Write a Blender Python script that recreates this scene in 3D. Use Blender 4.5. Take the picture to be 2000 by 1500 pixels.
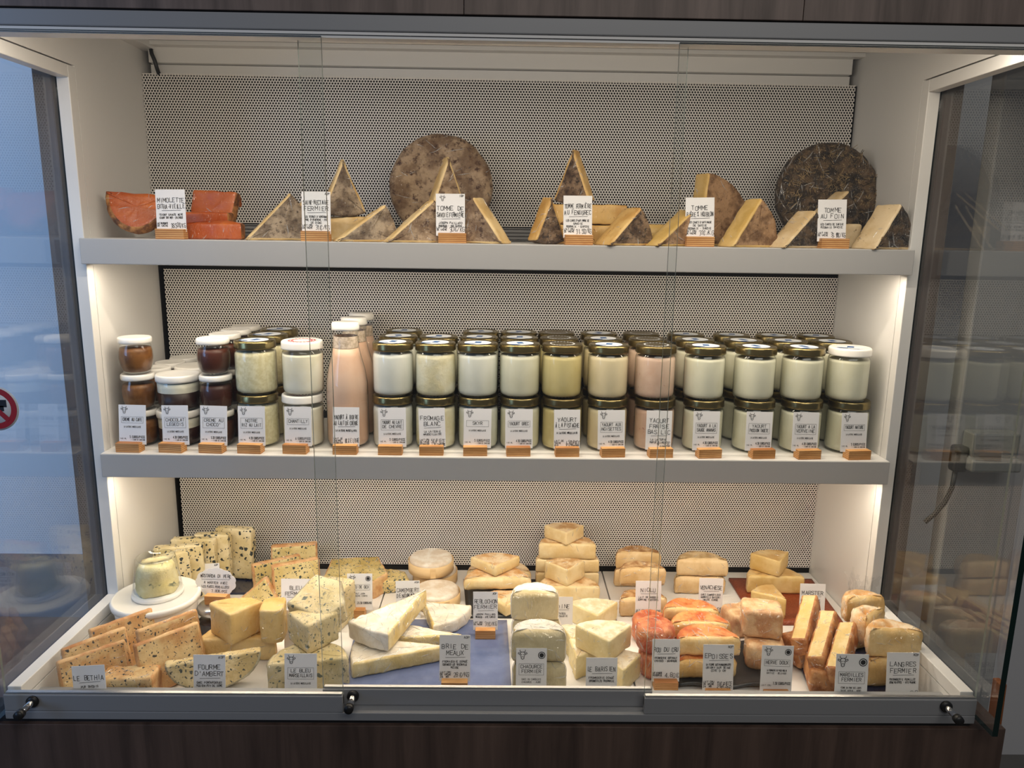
import bpy, bmesh, math, random
from mathutils import Vector, Matrix, noise
from math import sin, cos, pi, radians as rad

for o in list(bpy.data.objects): bpy.data.objects.remove(o)
S = bpy.context.scene
COL = S.collection
random.seed(7)

# ------------------------------------------------------------------ camera
FPX, CX, CY, CZ = 1481.15, 0.0044, -1.7043, 1.4261
YAW, PITCH, ROLL = 0.0147, -0.2009, 0.0145
_f = Vector((sin(YAW)*cos(PITCH), cos(YAW)*cos(PITCH), sin(PITCH)))
_r = Vector((cos(YAW), -sin(YAW), 0)); _u = _r.cross(_f)
CR = _r*cos(ROLL)+_u*sin(ROLL); CU = -_r*sin(ROLL)+_u*cos(ROLL); CF = _f
CP = Vector((CX, CY, CZ))
cd = bpy.data.cameras.new('camera'); cam = bpy.data.objects.new('camera', cd); COL.objects.link(cam)
cd.sensor_fit = 'HORIZONTAL'; cd.sensor_width = 36; cd.lens = FPX/2000*36; cd.clip_start = .02
m = Matrix((CR, CU, -CF)).transposed().to_4x4(); m.translation = CP; cam.matrix_world = m
S.camera = cam
def ray(px, py): return CF+CR*((px-1000)/FPX)+CU*((750-py)/FPX)
def on(px, py, z): d = ray(px, py); return CP+d*((z-CP.z)/d.z)            # point at height z
def aty(px, py, y): d = ray(px, py); return CP+d*((y-CP.y)/d.y)           # point on the plane at depth y
def xat(px, y, z):                                                         # x of a point at depth y, height z
    k = (px-1000)/FPX; n = CR-CF*k
    return CX-(n.y*(y-CY)+n.z*(z-CZ))/n.x

# ------------------------------------------------------------------ light, world, exposure
S.view_settings.view_transform = 'Standard'; S.view_settings.look = 'None'
S.view_settings.gamma = 1; S.view_settings.use_curve_mapping = False
S.view_settings.exposure = 0.0
S.cycles.transparent_max_bounces = 18; S.cycles.max_bounces = 8
w = bpy.data.worlds.new('world'); S.world = w; w.use_nodes = True
w.node_tree.nodes['Background'].inputs[0].default_value = (.80, .86, 1, 1)
w.node_tree.nodes['Background'].inputs[1].default_value = .085
def area(name, loc, rot, sx, sy, power, col, spread=pi):
    l = bpy.data.lights.new(name, 'AREA'); l.shape = 'RECTANGLE'; l.size = sx; l.size_y = sy
    l.energy = power; l.color = col; l.spread = spread
    o = bpy.data.objects.new(name, l); COL.objects.link(o); o.location = loc; o.rotation_euler = rot
    return o
WARM = (1, .84, .66)
# LED strips behind the header and behind each shelf lip
area('led_strip_header', (0, -.555, 1.702), (rad(30), 0, 0), 1.50, .02, 4.0, (1, .86, .70))
area('led_strip_upper_shelf', (0, -.285, 1.350), (rad(8), 0, 0), 1.48, .015, 3.2, WARM)
area('led_strip_lower_shelf', (0, -.285, .944), (rad(8), 0, 0), 1.48, .015, 3.2, WARM)
# daylight from the shop window on the left; plus an added, unseen overhead fill brightening header and wood
area('shop_window_daylight', (-2.7, -2.0, 1.9), (rad(84), 0, rad(-6)), 1.4, 1.8, 40, (.30, .54, 1), rad(110))
area('shop_ceiling_lamp', (.6, -2.6, 2.9), (rad(35), 0, 0), 2.2, .5, 20, (1, .95, .88))

# ------------------------------------------------------------------ materials
MATS = {}
def nm(name):
    mt = bpy.data.materials.new(name); mt.use_nodes = True; MATS[name] = mt
    nt = mt.node_tree; b = nt.nodes['Principled BSDF']
    return mt, nt, b
def nd(nt, t, **k):
    n = nt.nodes.new(t)
    for a, v in k.items():
        if a.startswith('i_'): n.inputs[a[2:].replace('_', ' ')].default_value = v
        else: setattr(n, a, v)
    return n
def c4(c): return (c[0], c[1], c[2], 1)
def sr(r, g, b):
    f = lambda v: (v/255/12.92) if v/255 <= .04045 else ((v/255+.055)/1.055)**2.4
    return (f(r), f(g), f(b))
def ramp(nt, fac, stops):
    r = nt.nodes.new('ShaderNodeValToRGB'); e = r.color_ramp.elements
    while len(e) < len(stops): e.new(.5)
    for i, (p, c) in enumerate(stops): e[i].position = p; e[i].color = c4(c)
    nt.links.new(fac, r.inputs[0]); return r.outputs[0]
def tex(nt, scale, detail=3, rough=.55, dist=0, stretch=None, kind='Noise'):
    tc = nt.nodes.new('ShaderNodeTexCoord'); v = tc.outputs['Object']
    oi = nt.nodes.new('ShaderNodeObjectInfo')
    ad = nd(nt, 'ShaderNodeVectorMath', operation='MULTIPLY_ADD'); ad.inputs[1].default_value = (1, 1, 1)
    mu = nd(nt, 'ShaderNodeVectorMath', operation='SCALE'); mu.inputs[0].default_value = (7.3, 3.1, 5.7)
    nt.links.new(oi.outputs['Random'], mu.inputs['Scale']); nt.links.new(v, ad.inputs[0]); nt.links.new(mu.outputs[0], ad.inputs[2])
    v = ad.outputs[0]
    if stretch:
        mp = nt.nodes.new('ShaderNodeMapping'); mp.inputs['Scale'].default_value = stretch
        nt.links.new(v, mp.inputs[0]); v = mp.outputs[0]
    if kind == 'Voronoi':
        t = nt.nodes.new('ShaderNodeTexVoronoi'); t.inputs['Scale'].default_value = scale
        nt.links.new(v, t.inputs['Vector']); return t.outputs['Distance'], v
    t = nt.nodes.new('ShaderNodeTexNoise'); t.inputs['Scale'].default_value = scale
    t.inputs['Detail'].default_value = detail; t.inputs['Roughness'].default_value = rough; t.inputs['Distortion'].default_value = dist
    nt.links.new(v, t.inputs['Vector']); return t.outputs['Fac'], v
def bump(nt, h, strength, dist=.002, normal=None):
    b = nt.nodes.new('ShaderNodeBump'); b.inputs['Strength'].default_value = strength; b.inputs['Distance'].default_value = dist
    nt.links.new(h, b.inputs['Height'])
    if normal: nt.links.new(normal, b.inputs['Normal'])
    return b.outputs[0]
def mixc(nt, fac, a, b):
    x = nd(nt, 'ShaderNodeMix', data_type='RGBA'); nt.links.new(fac, x.inputs[0])
    for s, v in ((6, a), (7, b)):
        if isinstance(v, tuple): x.inputs[s].default_value = c4(v)
        else: nt.links.new(v, x.inputs[s])
    return x.outputs[2]
def plain(name, col, rough=.5, metal=0, coat=0, bmp=0, bs=60, var=0):
    mt, nt, b = nm(name)
    b.inputs['Base Color'].default_value = c4(col); b.inputs['Roughness'].default_value = rough
    b.inputs['Metallic'].default_value = metal; b.inputs['Coat Weight'].default_value = coat
    if var:
        f, _ = tex(nt, 14, 4)
        nt.links.new(ramp(nt, f, [(.3, tuple(c*(1-var) for c in col)), (.7, tuple(min(1, c*(1+var)) for c in col))]), b.inputs['Base Color'])
    if bmp:
        f, _ = tex(nt, bs, 4); nt.links.new(bump(nt, f, bmp), b.inputs['Normal'])
    return mt
def film(nt, b, amount=.5, scale=26):
    """glossy stretched cling film over the food: a clear coat with its own creases"""
    if amount <= 0: return
    f, _ = tex(nt, scale*1.3, 2, .5, 2.4, (1, 3.0, .7)); g, _ = tex(nt, scale*2.6, 1, .5, 1.4, (3.0, .6, 1))
    n = bump(nt, f, 1, .026); n = bump(nt, g, 1, .009, n)
    gl = nd(nt, 'ShaderNodeBsdfGlossy'); gl.inputs['Roughness'].default_value = .10; nt.links.new(n, gl.inputs['Normal'])
    mx = nd(nt, 'ShaderNodeMixShader'); mx.inputs[0].default_value = .14*amount
    nt.links.new(b.outputs[0], mx.inputs[1]); nt.links.new(gl.outputs[0], mx.inputs[2]); nt.links.new(mx.outputs[0], nt.nodes['Material Output'].inputs[0])
def food(name, a, c, scale=30, rough=.5, spots=None, fl=.5, bmp=.25, bs=90, fine=None, sss=0):
    """two-tone mottled food surface; spots = (colour, scale, lo, hi)"""
    mt, nt, b = nm(name)
    f, _ = tex(nt, scale, 5, .6)
    mid = tuple((x+y)/2 for x, y in zip(a, c)); lo = tuple(max(0, x-(y-x)*.55) for x, y in zip(a, c)); hi = tuple(min(1, y+(y-x)*.25) for x, y in zip(a, c))
    col = ramp(nt, f, [(.28, lo), (.45, a), (.58, c), (.75, hi)])
    if fine:
        f3, _ = tex(nt, fine[1], 6, .7); col = mixc(nt, ramp(nt, f3, [(fine[2], (0, 0, 0)), (fine[3], (1, 1, 1))]), col, fine[0])
    if spots:
        f2, _ = tex(nt, spots[1], 3, .62, 1.1)
        k = ramp(nt, f2, [(spots[2], (0, 0, 0)), (spots[3], (1, 1, 1))])
        col = mixc(nt, k, col, spots[0])
        if len(spots) > 4:                                     # round mould pockets of mixed sizes
            for sc, th in spots[4]:
                _, v = tex(nt, 60, 2); nz = nt.nodes.new('ShaderNodeTexNoise'); nz.inputs['Scale'].default_value = 90
                nt.links.new(v, nz.inputs['Vector'])
                mx = nd(nt, 'ShaderNodeVectorMath', operation='MULTIPLY_ADD'); mx.inputs[1].default_value = (.012, .012, .012)
                nt.links.new(nz.outputs['Color'], mx.inputs[0]); nt.links.new(v, mx.inputs[2])
                vo = nt.nodes.new('ShaderNodeTexVoronoi'); vo.inputs['Scale'].default_value = sc; nt.links.new(mx.outputs[0], vo.inputs['Vector'])
                sp = nt.nodes.new('ShaderNodeSeparateColor'); nt.links.new(vo.outputs['Color'], sp.inputs[0])
                t_ = nd(nt, 'ShaderNodeMath', operation='MULTIPLY_ADD'); t_.inputs[1].default_value = th*1.5; t_.inputs[2].default_value = -th*.45
                nt.links.new(sp.outputs[0], t_.inputs[0])
                lt = nd(nt, 'ShaderNodeMath', operation='SUBTRACT'); nt.links.new(t_.outputs[0], lt.inputs[0]); nt.links.new(vo.outputs['Distance'], lt.inputs[1])
                col = mixc(nt, ramp(nt, lt.outputs[0], [(.0, (0, 0, 0)), (.06, (1, 1, 1))]), col, spots[0])
    nt.links.new(col, b.inputs['Base Color']); b.inputs['Roughness'].default_value = rough
    g, _ = tex(nt, bs, 5, .65)
    nt.links.new(bump(nt, g, bmp, .003), b.inputs['Normal'])
    film(nt, b, fl)
    return mt

plain('white_metal', (.78, .77, .75), .38, bmp=.03, bs=300)
plain('grey_metal', (.30, .303, .31), .4, .1)
plain('lip_grey', (.50, .49, .48), .4)
plain('ceiling_grey', (.20, .20, .195), .45)
plain('lower_wall', sr(112, 116, 126), .6)  # darker tone imitating the daylight fading low on the wall
plain('aluminium', (.52, .52, .52), .28, .9)
plain('white_tray', (.80, .78, .75), .3)
plain('paper', sr(238, 237, 238), .6)
plain('ink', (.012, .012, .016), .6)
plain('ink_grey', (.06, .06, .07), .6)
plain('ink_red', sr(200, 40, 70), .5)
plain('black_rubber', (.012, .012, .012), .4)
plain('chrome', (.75, .73, .70), .15, 1)
plain('dark_void', (.012, .011, .011), .8)
plain('white_lid', sr(236, 234, 228), .35)
plain('gold_lid', sr(136, 122, 82), .24, .9)
plain('gold_lid_dark', sr(116, 102, 66), .3, .85)
plain('label_white', sr(228, 232, 236), .4)
plain('label_blue', sr(48, 92, 150), .4)
plain('slate', (.018, .020, .023), .35, bmp=.4, bs=40)
plain('navy_plate', (.012, .018, .055), .16, coat=.6)
plain('wall_paint', sr(212, 212, 214), .7)
plain('grey_panel', sr(150, 150, 151), .5)
plain('red_sign', sr(176, 26, 34), .4)
plain('box_white', sr(205, 205, 202), .4)
plain('box_grey', sr(120, 122, 120), .4)
plain('floor_tile', (.16, .15, .14), .5, var=.1)

def thin_glass(name, f0=.04, tint=(1, 1, 1), k=1.0, rough=0.0):
    mt, nt, b = nm(name); nt.nodes.remove(b); out = nt.nodes['Material Output']
    lw = nd(nt, 'ShaderNodeLayerWeight'); lw.inputs['Blend'].default_value = .5
    p = nd(nt, 'ShaderNodeMath', operation='POWER'); p.inputs[1].default_value = 4
    nt.links.new(lw.outputs['Facing'], p.inputs[0])
    s = nd(nt, 'ShaderNodeMath', operation='MULTIPLY_ADD'); s.inputs[1].default_value = (1-f0)*k; s.inputs[2].default_value = f0*k
    nt.links.new(p.outputs[0], s.inputs[0])
    t = nd(nt, 'ShaderNodeBsdfTransparent'); t.inputs[0].default_value = c4(tint)
    g = nd(nt, 'ShaderNodeBsdfGlossy'); g.inputs['Roughness'].default_value = rough
    x = nd(nt, 'ShaderNodeMixShader'); nt.links.new(s.outputs[0], x.inputs[0]); nt.links.new(t.outputs[0], x.inputs[1]); nt.links.new(g.outputs[0], x.inputs[2])
    nt.links.new(x.outputs[0], out.inputs[0]); return mt
thin_glass('pane_glass', .04, (.985, .995, .99))
thin_glass('jar_glass', .045, (.97, .985, .975), 1.0, .02)
plain('glass_edge', (.22, .26, .25), .15)
plain('glass_edge_dark', (.004, .018, .016), .12)

# perforated sheet: round holes on a 60 degree pattern, cut through the sheet
def perforated():
    mt, nt, b = nm('perforated_metal'); out = nt.nodes['Material Output']
    P, RH = .00605, .00212
    tc = nt.nodes.new('ShaderNodeTexCoord')
    def latt(ox, oz):
        a = nd(nt, 'ShaderNodeVectorMath', operation='ADD'); a.inputs[1].default_value = (ox, 0, oz)
        nt.links.new(tc.outputs['Object'], a.inputs[0])
        wv = nd(nt, 'ShaderNodeVectorMath', operation='WRAP')
        wv.inputs[1].default_value = (P/2, 1, P*.8660254); wv.inputs[2].default_value = (-P/2, -1, -P*.8660254)
        nt.links.new(a.outputs[0], wv.inputs[0])
        l = nd(nt, 'ShaderNodeVectorMath', operation='MULTIPLY'); l.inputs[1].default_value = (1, 0, 1); nt.links.new(wv.outputs[0], l.inputs[0])
        q = nd(nt, 'ShaderNodeVectorMath', operation='LENGTH'); nt.links.new(l.outputs[0], q.inputs[0]); return q.outputs['Value']
    mn = nd(nt, 'ShaderNodeMath', operation='MINIMUM'); nt.links.new(latt(0, 0), mn.inputs[0]); nt.links.new(latt(P/2, P*.8660254), mn.inputs[1])
    lt = nd(nt, 'ShaderNodeMath', operation='LESS_THAN'); lt.inputs[1].default_value = RH; nt.links.new(mn.outputs[0], lt.inputs[0])
    b.inputs['Base Color'].default_value = c4((.84, .81, .77)); b.inputs['Roughness'].default_value = .4
    t = nd(nt, 'ShaderNodeBsdfTransparent'); x = nd(nt, 'ShaderNodeMixShader')
    nt.links.new(lt.outputs[0], x.inputs[0]); nt.links.new(b.outputs[0], x.inputs[1]); nt.links.new(t.outputs[0], x.inputs[2])
    nt.links.new(x.outputs[0], out.inputs[0])
perforated()
def wood(name, a, c, scale, stretch, rough=.55, rings=None):
    mt, nt, b = nm(name)
    f, v = tex(nt, scale, 5, .6, .6, stretch)
    col = ramp(nt, f, [(.3, a), (.7, c)])
    if rings:
        wv = nt.nodes.new('ShaderNodeTexWave'); wv.bands_direction = rings[0]; wv.inputs['Scale'].default_value = rings[1]
        wv.inputs['Distortion'].default_value = 1.6; wv.inputs['Detail'].default_value = 1; wv.inputs['Detail Scale'].default_value = .6
        nt.links.new(v, wv.inputs['Vector'])
        col = mixc(nt, ramp(nt, wv.outputs['Fac'], [(.35, (0, 0, 0)), (.9, (.8, .8, .8))]), col, rings[2])
    nt.links.new(col, b.inputs['Base Color']); b.inputs['Roughness'].default_value = rough
    nt.links.new(bump(nt, f, .2, .001), b.inputs['Normal'])
wood('header_wood', sr(84, 72, 66), sr(128, 112, 104), 34, (1, 1, .09), .5)
wood('base_wood', sr(66, 52, 46), sr(104, 84, 74), 30, (1, 1, .07), .5)
wood('pine_block', sr(196, 140, 78), sr(226, 176, 116), 40, (.4, 1, 1.4), .55, ('Z', 62, sr(150, 88, 40)))
wood('post_wood', sr(120, 66, 32), sr(150, 90, 48), 40, (1, 1, .1))
wood('box_veneer', sr(222, 186, 132), sr(236, 206, 158), 60, (.2, .2, 1.2), .6)

# cheeses
CREAM = sr(232, 205, 142)
food('rind_grey', sr(124, 106, 86), sr(176, 156, 130), 34, .75, fine=(sr(74, 56, 42), 130, .54, .66), fl=.55, bmp=.7)
food('rind_savoie', sr(134, 108, 82), sr(178, 152, 122), 28, .75, fine=(sr(70, 42, 28), 80, .52, .64), fl=.5, bmp=.8)
food('rind_dark', sr(90, 68, 48), sr(140, 114, 88), 40, .75, fine=(sr(44, 30, 20), 120, .5, .62), fl=.4, bmp=.8)
food('rind_brown', sr(120, 88, 58), sr(168, 132, 96), 38, .75, fine=(sr(88, 58, 36), 160, .55, .68), fl=.35, bmp=.6)
food('rind_hay', sr(38, 28, 20), sr(92, 72, 50), 46, .7, fine=(sr(150, 128, 92), 150, .6, .68), fl=.8, bmp=1.0)
food('paste_tomme', sr(214, 178, 116), sr(232, 202, 146), 18, .5, fl=.35, bmp=.15)
food('paste_fenugreek', sr(206, 160, 88), sr(226, 186, 116), 18, .5, spots=(sr(122, 72, 36), 95, .66, .70), fl=.4, bmp=.2)
food('paste_beer', sr(210, 172, 96), sr(226, 190, 120), 18, .5, fl=.4, bmp=.15)
food('paste_hay', sr(214, 186, 140), sr(230, 206, 166), 18, .5, spots=(sr(120, 88, 50), 60, .66, .72), fl=.35, bmp=.2)
food('mimolette', sr(186, 84, 18), sr(204, 102, 28), 10, .4, fl=.6, bmp=.12)
food('mimolette_rind', sr(120, 74, 36), sr(186, 128, 70), 50, .8, fl=.1, bmp=.9)
BLUE = sr(44, 56, 62)
food('blue_bethia', sr(204, 160, 104), sr(226, 196, 142), 20, .5, spots=(sr(62, 62, 58), 62, .67, .72, ((120, .36), (230, .38))), fl=.4, bmp=.35)
food('blue_roquefort', sr(226, 208, 158), sr(240, 226, 186), 20, .5, spots=(sr(34, 46, 50), 58, .66, .70, ((85, .44), (150, .42))), fl=.35, bmp=.35)
food('blue_auvergne', sr(222, 200, 134), sr(236, 218, 160), 20, .5, spots=(sr(44, 64, 66), 75, .62, .67, ((130, .44), (240, .42))), fl=.4, bmp=.3)
food('blue_ambert', sr(212, 188, 134), sr(232, 212, 164), 20, .5, spots=(sr(78, 84, 78), 66, .62, .70, ((110, .40), (220, .42))), fl=.6, bmp=.35)
food('blue_marseille', sr(208, 188, 136), sr(226, 208, 164), 20, .5, spots=(sr(92, 100, 88), 52, .60, .70, ((90, .36), (190, .34))), fl=.7, bmp=.35)
food('blue_gex', sr(198, 172, 100), sr(220, 198, 134), 16, .5, spots=(sr(62, 80, 76), 62, .60, .68, ((120, .40), (220, .42))), fl=.6, bmp=.3)
food('rind_tan', sr(204, 150, 96), sr(228, 186, 132), 30, .6, fl=.4, bmp=.35)
food('rind_blue', sr(168, 158, 128), sr(204, 196, 166), 34, .65, fine=(sr(90, 100, 96), 110, .55, .66), fl=.6, bmp=.4)
food('fourme_orange', sr(222, 170, 92), sr(238, 196, 124), 18, .5, fl=.7, bmp=.2)
food('fourme_paste', sr(226, 186, 112), sr(240, 206, 138), 18, .5, spots=(BLUE, 60, .74, .78, ((110, .12),)), fl=.7, bmp=.2)
food('brie_rind', sr(232, 222, 204), sr(244, 238, 226), 40, .6, fl=.75, bmp=.45, bs=60)
food('brie_paste', sr(222, 196, 130), sr(238, 218, 164), 26, .45, fl=.6, bmp=.3)
food('camembert_rind', sr(228, 212, 190), sr(242, 234, 220), 36, .6, fl=.6, bmp=.5, bs=70)
food('reblochon_rind', sr(216, 172, 120), sr(238, 214, 176), 34, .6, fl=.4, bmp=.4)
food('reblochon_paste', sr(232, 204, 146), sr(242, 220, 170), 20, .45, fl=.45, bmp=.2)
food('persillee_rind', sr(206, 164, 112), sr(236, 208, 164), 36, .6, fl=.45, bmp=.4)
food('chaource_rind', sr(234, 228, 216), sr(246, 243, 236), 40, .5, fl=1.0, bmp=.5, bs=60)
food('chaource_paste', sr(206, 188, 142), sr(222, 206, 162), 20, .5, fl=.7, bmp=.2)
food('barisien_rind', sr(226, 206, 170), sr(242, 230, 206), 50, .6, fl=.4, bmp=.5)
food('barisien_paste', sr(226, 206, 150), sr(238, 222, 174), 20, .5, fl=.5, bmp=.2)
food('niolu_rind', sr(176, 130, 80), sr(214, 176, 126), 44, .65, fl=.6, bmp=.5)
food('niolu_paste', sr(222, 186, 130), sr(236, 206, 156), 20, .5, fl=.6, bmp=.2)
food('venachese_rind', sr(184, 152, 102), sr(212, 184, 138), 30, .65, fl=.6, bmp=.3)
food('epoisses_rind', sr(208, 112, 48), sr(236, 160, 92), 30, .5, fine=(sr(176, 78, 34), 60, .58, .70), fl=.9, bmp=.5)
food('epoisses_paste', sr(232, 192, 122), sr(242, 212, 152), 20, .5, fl=.7, bmp=.2)
food('cru_rind', sr(196, 92, 44), sr(228, 142, 90), 34, .5, fl=1.0, bmp=.6)
food('herve_rind', sr(206, 158, 112), sr(232, 198, 152), 30, .55, fl=.8, bmp=.35)
food('marster_rind', sr(212, 174, 112), sr(228, 198, 142), 26, .55, spots=(sr(140, 86, 44), 80, .70, .74), fl=.4, bmp=.25)
food('marster_paste', sr(222, 186, 112), sr(234, 204, 138), 20, .5, fl=.4, bmp=.2)
food('maroilles_rind', sr(172, 108, 56), sr(206, 148, 92), 40, .55, fl=.6, bmp=.4)
food('maroilles_paste', sr(228, 198, 130), sr(240, 216, 158), 24, .45, fl=.9, bmp=.2)
food('langres_rind', sr(228, 180, 124), sr(246, 224, 190), 34, .55, fl=.8, bmp=.8, bs=50)
food('langres_paste', sr(232, 192, 124), sr(242, 210, 150), 20, .45, fl=.7, bmp=.15)
food('mostarda', sr(52, 16, 8), sr(70, 24, 10), 20, .3, fl=0, bmp=0)
def ceramic():
    mt, nt, b = nm('blue_ceramic')
    f, _ = tex(nt, 9, 5, .6); nt.links.new(ramp(nt, f, [(.3, sr(84, 98, 138)), (.72, sr(126, 138, 176))]), b.inputs['Base Color'])
    b.inputs['Roughness'].default_value = .12; b.inputs['Coat Weight'].default_value = .5
    g, _ = tex(nt, 22, 2); nt.links.new(bump(nt, g, .15, .004), b.inputs['Normal'])
ceramic()
def leather():
    mt, nt, b = nm('brown_tray')
    d, _ = tex(nt, 260, kind='Voronoi')
    b.inputs['Base Color'].default_value = c4(sr(142, 66, 34)); b.inputs['Roughness'].default_value = .4
    nt.links.new(bump(nt, d, .6, .002), b.inputs['Normal'])
leather()
# jar contents
def milk(name, a, c, spots=None, scale=12): return food(name, a, c, scale, .45, spots, 0, .08, 30)
milk('yogurt_white', sr(222, 222, 210), sr(228, 228, 218)); milk('yogurt_greek', sr(222, 218, 194), sr(228, 225, 204))
milk('yogurt_goat', sr(226, 226, 218), sr(231, 231, 224)); milk('yogurt_pistachio', sr(206, 188, 128), sr(214, 198, 142))
milk('yogurt_hazelnut', sr(222, 206, 166), sr(230, 214, 178)); milk('yogurt_strawberry', sr(214, 178, 156), sr(226, 196, 176), (sr(160, 98, 84), 90, .66, .72))
milk('yogurt_pink', sr(226, 186, 160), sr(232, 196, 172)); milk('rice_milk', sr(222, 212, 172), sr(234, 226, 192), None, 120)
milk('whipped', sr(234, 228, 208), sr(242, 238, 224)); milk('coffee_cream', sr(112, 68, 26), sr(132, 84, 36), None, 40)
milk('chocolate', sr(66, 26, 12), sr(84, 36, 18)); milk('chocolate_dark', sr(40, 16, 10), sr(54, 24, 14))
food('curd_white', sr(226, 216, 180), sr(240, 234, 210), 16, .5, None, 0, 1.0, 26)
food('gorgonzola', sr(222, 208, 156), sr(236, 226, 184), 22, .5, (sr(130, 132, 108), 40, .62, .7), 0, .5)

# ------------------------------------------------------------------ object helpers
def link(name, me, mats, parent=None):
    if not isinstance(mats, (list, tuple)): mats = [mats]
    for x in mats: me.materials.append(MATS[x])
    o = bpy.data.objects.new(name, me); COL.objects.link(o)
    if parent: o.parent = parent
    return o
def tag(o, label, cat, group=None, kind=None):
    if label: o['label'] = label
    if cat: o['category'] = cat
    if group: o['group'] = group
    if kind: o['kind'] = kind
    return o
def empty(name, label, cat, loc=(0, 0, 0), group=None, rot=(0, 0, 0)):
    o = bpy.data.objects.new(name, None); COL.objects.link(o); o.location = loc; o.rotation_euler = rot; o.empty_display_size = .02
    return tag(o, label, cat, group)
def done(bm, smooth=False, name='mesh'):
    me = bpy.data.meshes.new(name); bm.normal_update(); bm.to_mesh(me); bm.free()
    if smooth: me.polygons.foreach_set('use_smooth', [True]*len(me.polygons))
    return me
def boxbm(x0, x1, y0, y1, z0, z1, bev=0, seg=2, bm=None):
    own = bm is None
    b = bmesh.new() if own else bm
    r = bmesh.ops.create_cube(b, size=1)
    for v in r['verts']:
        v.co = Vector((x0+(v.co.x+.5)*(x1-x0), y0+(v.co.y+.5)*(y1-y0), z0+(v.co.z+.5)*(z1-z0)))
    if bev:
        es = list({e for v in r['verts'] for e in v.link_edges})
        bmesh.ops.bevel(b, geom=es, offset=bev, segments=seg, affect='EDGES', profile=.5)
    return b
def box(name, mats, x0, x1, y0, y1, z0, z1, bev=0, parent=None):
    return link(name, done(boxbm(x0, x1, y0, y1, z0, z1, bev)), mats, parent)
def lathe(prof, n=40, mi=None):
    """prof: (r, z) bottom to top; r 0 closes the end; mi: material index for each band"""
    bm = bmesh.new(); rings = []
    for r, z in prof:
        if r <= 1e-6: rings.append([bm.verts.new((0, 0, z))])
        else: rings.append([bm.verts.new((r*cos(2*pi*i/n), r*sin(2*pi*i/n), z)) for i in range(n)])
    for k in range(len(rings)-1):
        a, b = rings[k], rings[k+1]
        for i in range(n):
            j = (i+1) % n
            if len(a) == 1 and len(b) == 1: continue
            if len(a) == 1: f = bm.faces.new((a[0], b[j], b[i]))
            elif len(b) == 1: f = bm.faces.new((a[i], a[j], b[0]))
            else: f = bm.faces.new((a[i], a[j], b[j], b[i]))
            if mi: f.material_index = mi[k]
    return done(bm, True)
def tube(pts, r, n=8):
    bm = bmesh.new(); rings = []; P = [Vector(p) for p in pts]
    for i, p in enumerate(P):
        t = (P[min(i+1, len(P)-1)]-P[max(i-1, 0)]).normalized(); a = t.orthogonal().normalized(); b = t.cross(a)
        if rings:                                       # keep frames aligned
            a = (rings[-1][0].co-P[i-1]); a = (a-t*a.dot(t)).normalized(); b = t.cross(a)
        rings.append([bm.verts.new(p+a*(r*cos(2*pi*k/n))+b*(r*sin(2*pi*k/n))) for k in range(n)])
    for k in range(len(rings)-1):
        for i in range(n): bm.faces.new((rings[k][i], rings[k][(i+1) % n], rings[k+1][(i+1) % n], rings[k+1][i]))
    bm.faces.new(rings[0][::-1]); bm.faces.new(rings[-1])
    return done(bm, True)

# ---- lofted slabs: every cheese is an outline with rounded rims, tagged edges and an uneven skin
def outline(pts, rc=.004, step=.009):
    """pts: (x, y, tag of the edge that starts here), counter-clockwise"""
    n = len(pts); out = []
    for i in range(n):
        p0 = Vector(pts[i-1][:2]); p = Vector(pts[i][:2]); p1 = Vector(pts[(i+1) % n][:2])
        a = (p-p0); b = (p1-p); tin = pts[i-1][2]; tout = pts[i][2]
        if a.length < 1e-7 or b.length < 1e-7: continue
        if a.angle(b) > rad(24):
            q = min(rc, a.length*.45, b.length*.45); A = p-a.normalized()*q; B = p+b.normalized()*q
            for t, tg in ((0, tin), (.5, tout), (1, tout)):
                out.append(((A*(1-t)+p*t)*(1-t)+(p*(1-t)+B*t)*t, tg))
        else: out.append((p, tout))
    dense = []
    for i, (p, tg) in enumerate(out):
        q = out[(i+1) % len(out)][0]; k = max(1, int((q-p).length/step+.5))
        for s in range(k): dense.append((p.lerp(q, s/k), tg))
    return dense
def sector(R, ang, arc='r', cut='c', start=0, tip=0.0):
    """apex at origin; edges are cut faces, the arc is rind"""
    k = max(3, int(ang/9)); p = []
    if tip: p += [(tip*cos(rad(start+ang)), tip*sin(rad(start+ang)), cut), (tip*cos(rad(start)), tip*sin(rad(start)), cut)]
    elif ang < 179: p.append((0, 0, cut))
    for i in range(k+1):
        a = rad(start+ang*i/k); p.append((R*cos(a), R*sin(a), arc if i < k else cut))
    return p
def disc(R, n=36): return [(R*cos(2*pi*i/n), R*sin(2*pi*i/n), 'r') for i in range(n)]
def rect(w, d, t='cccc'): return [(-w/2, -d/2, t[0]), (w/2, -d/2, t[1]), (w/2, d/2, t[2]), (-w/2, d/2, t[3])]
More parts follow.
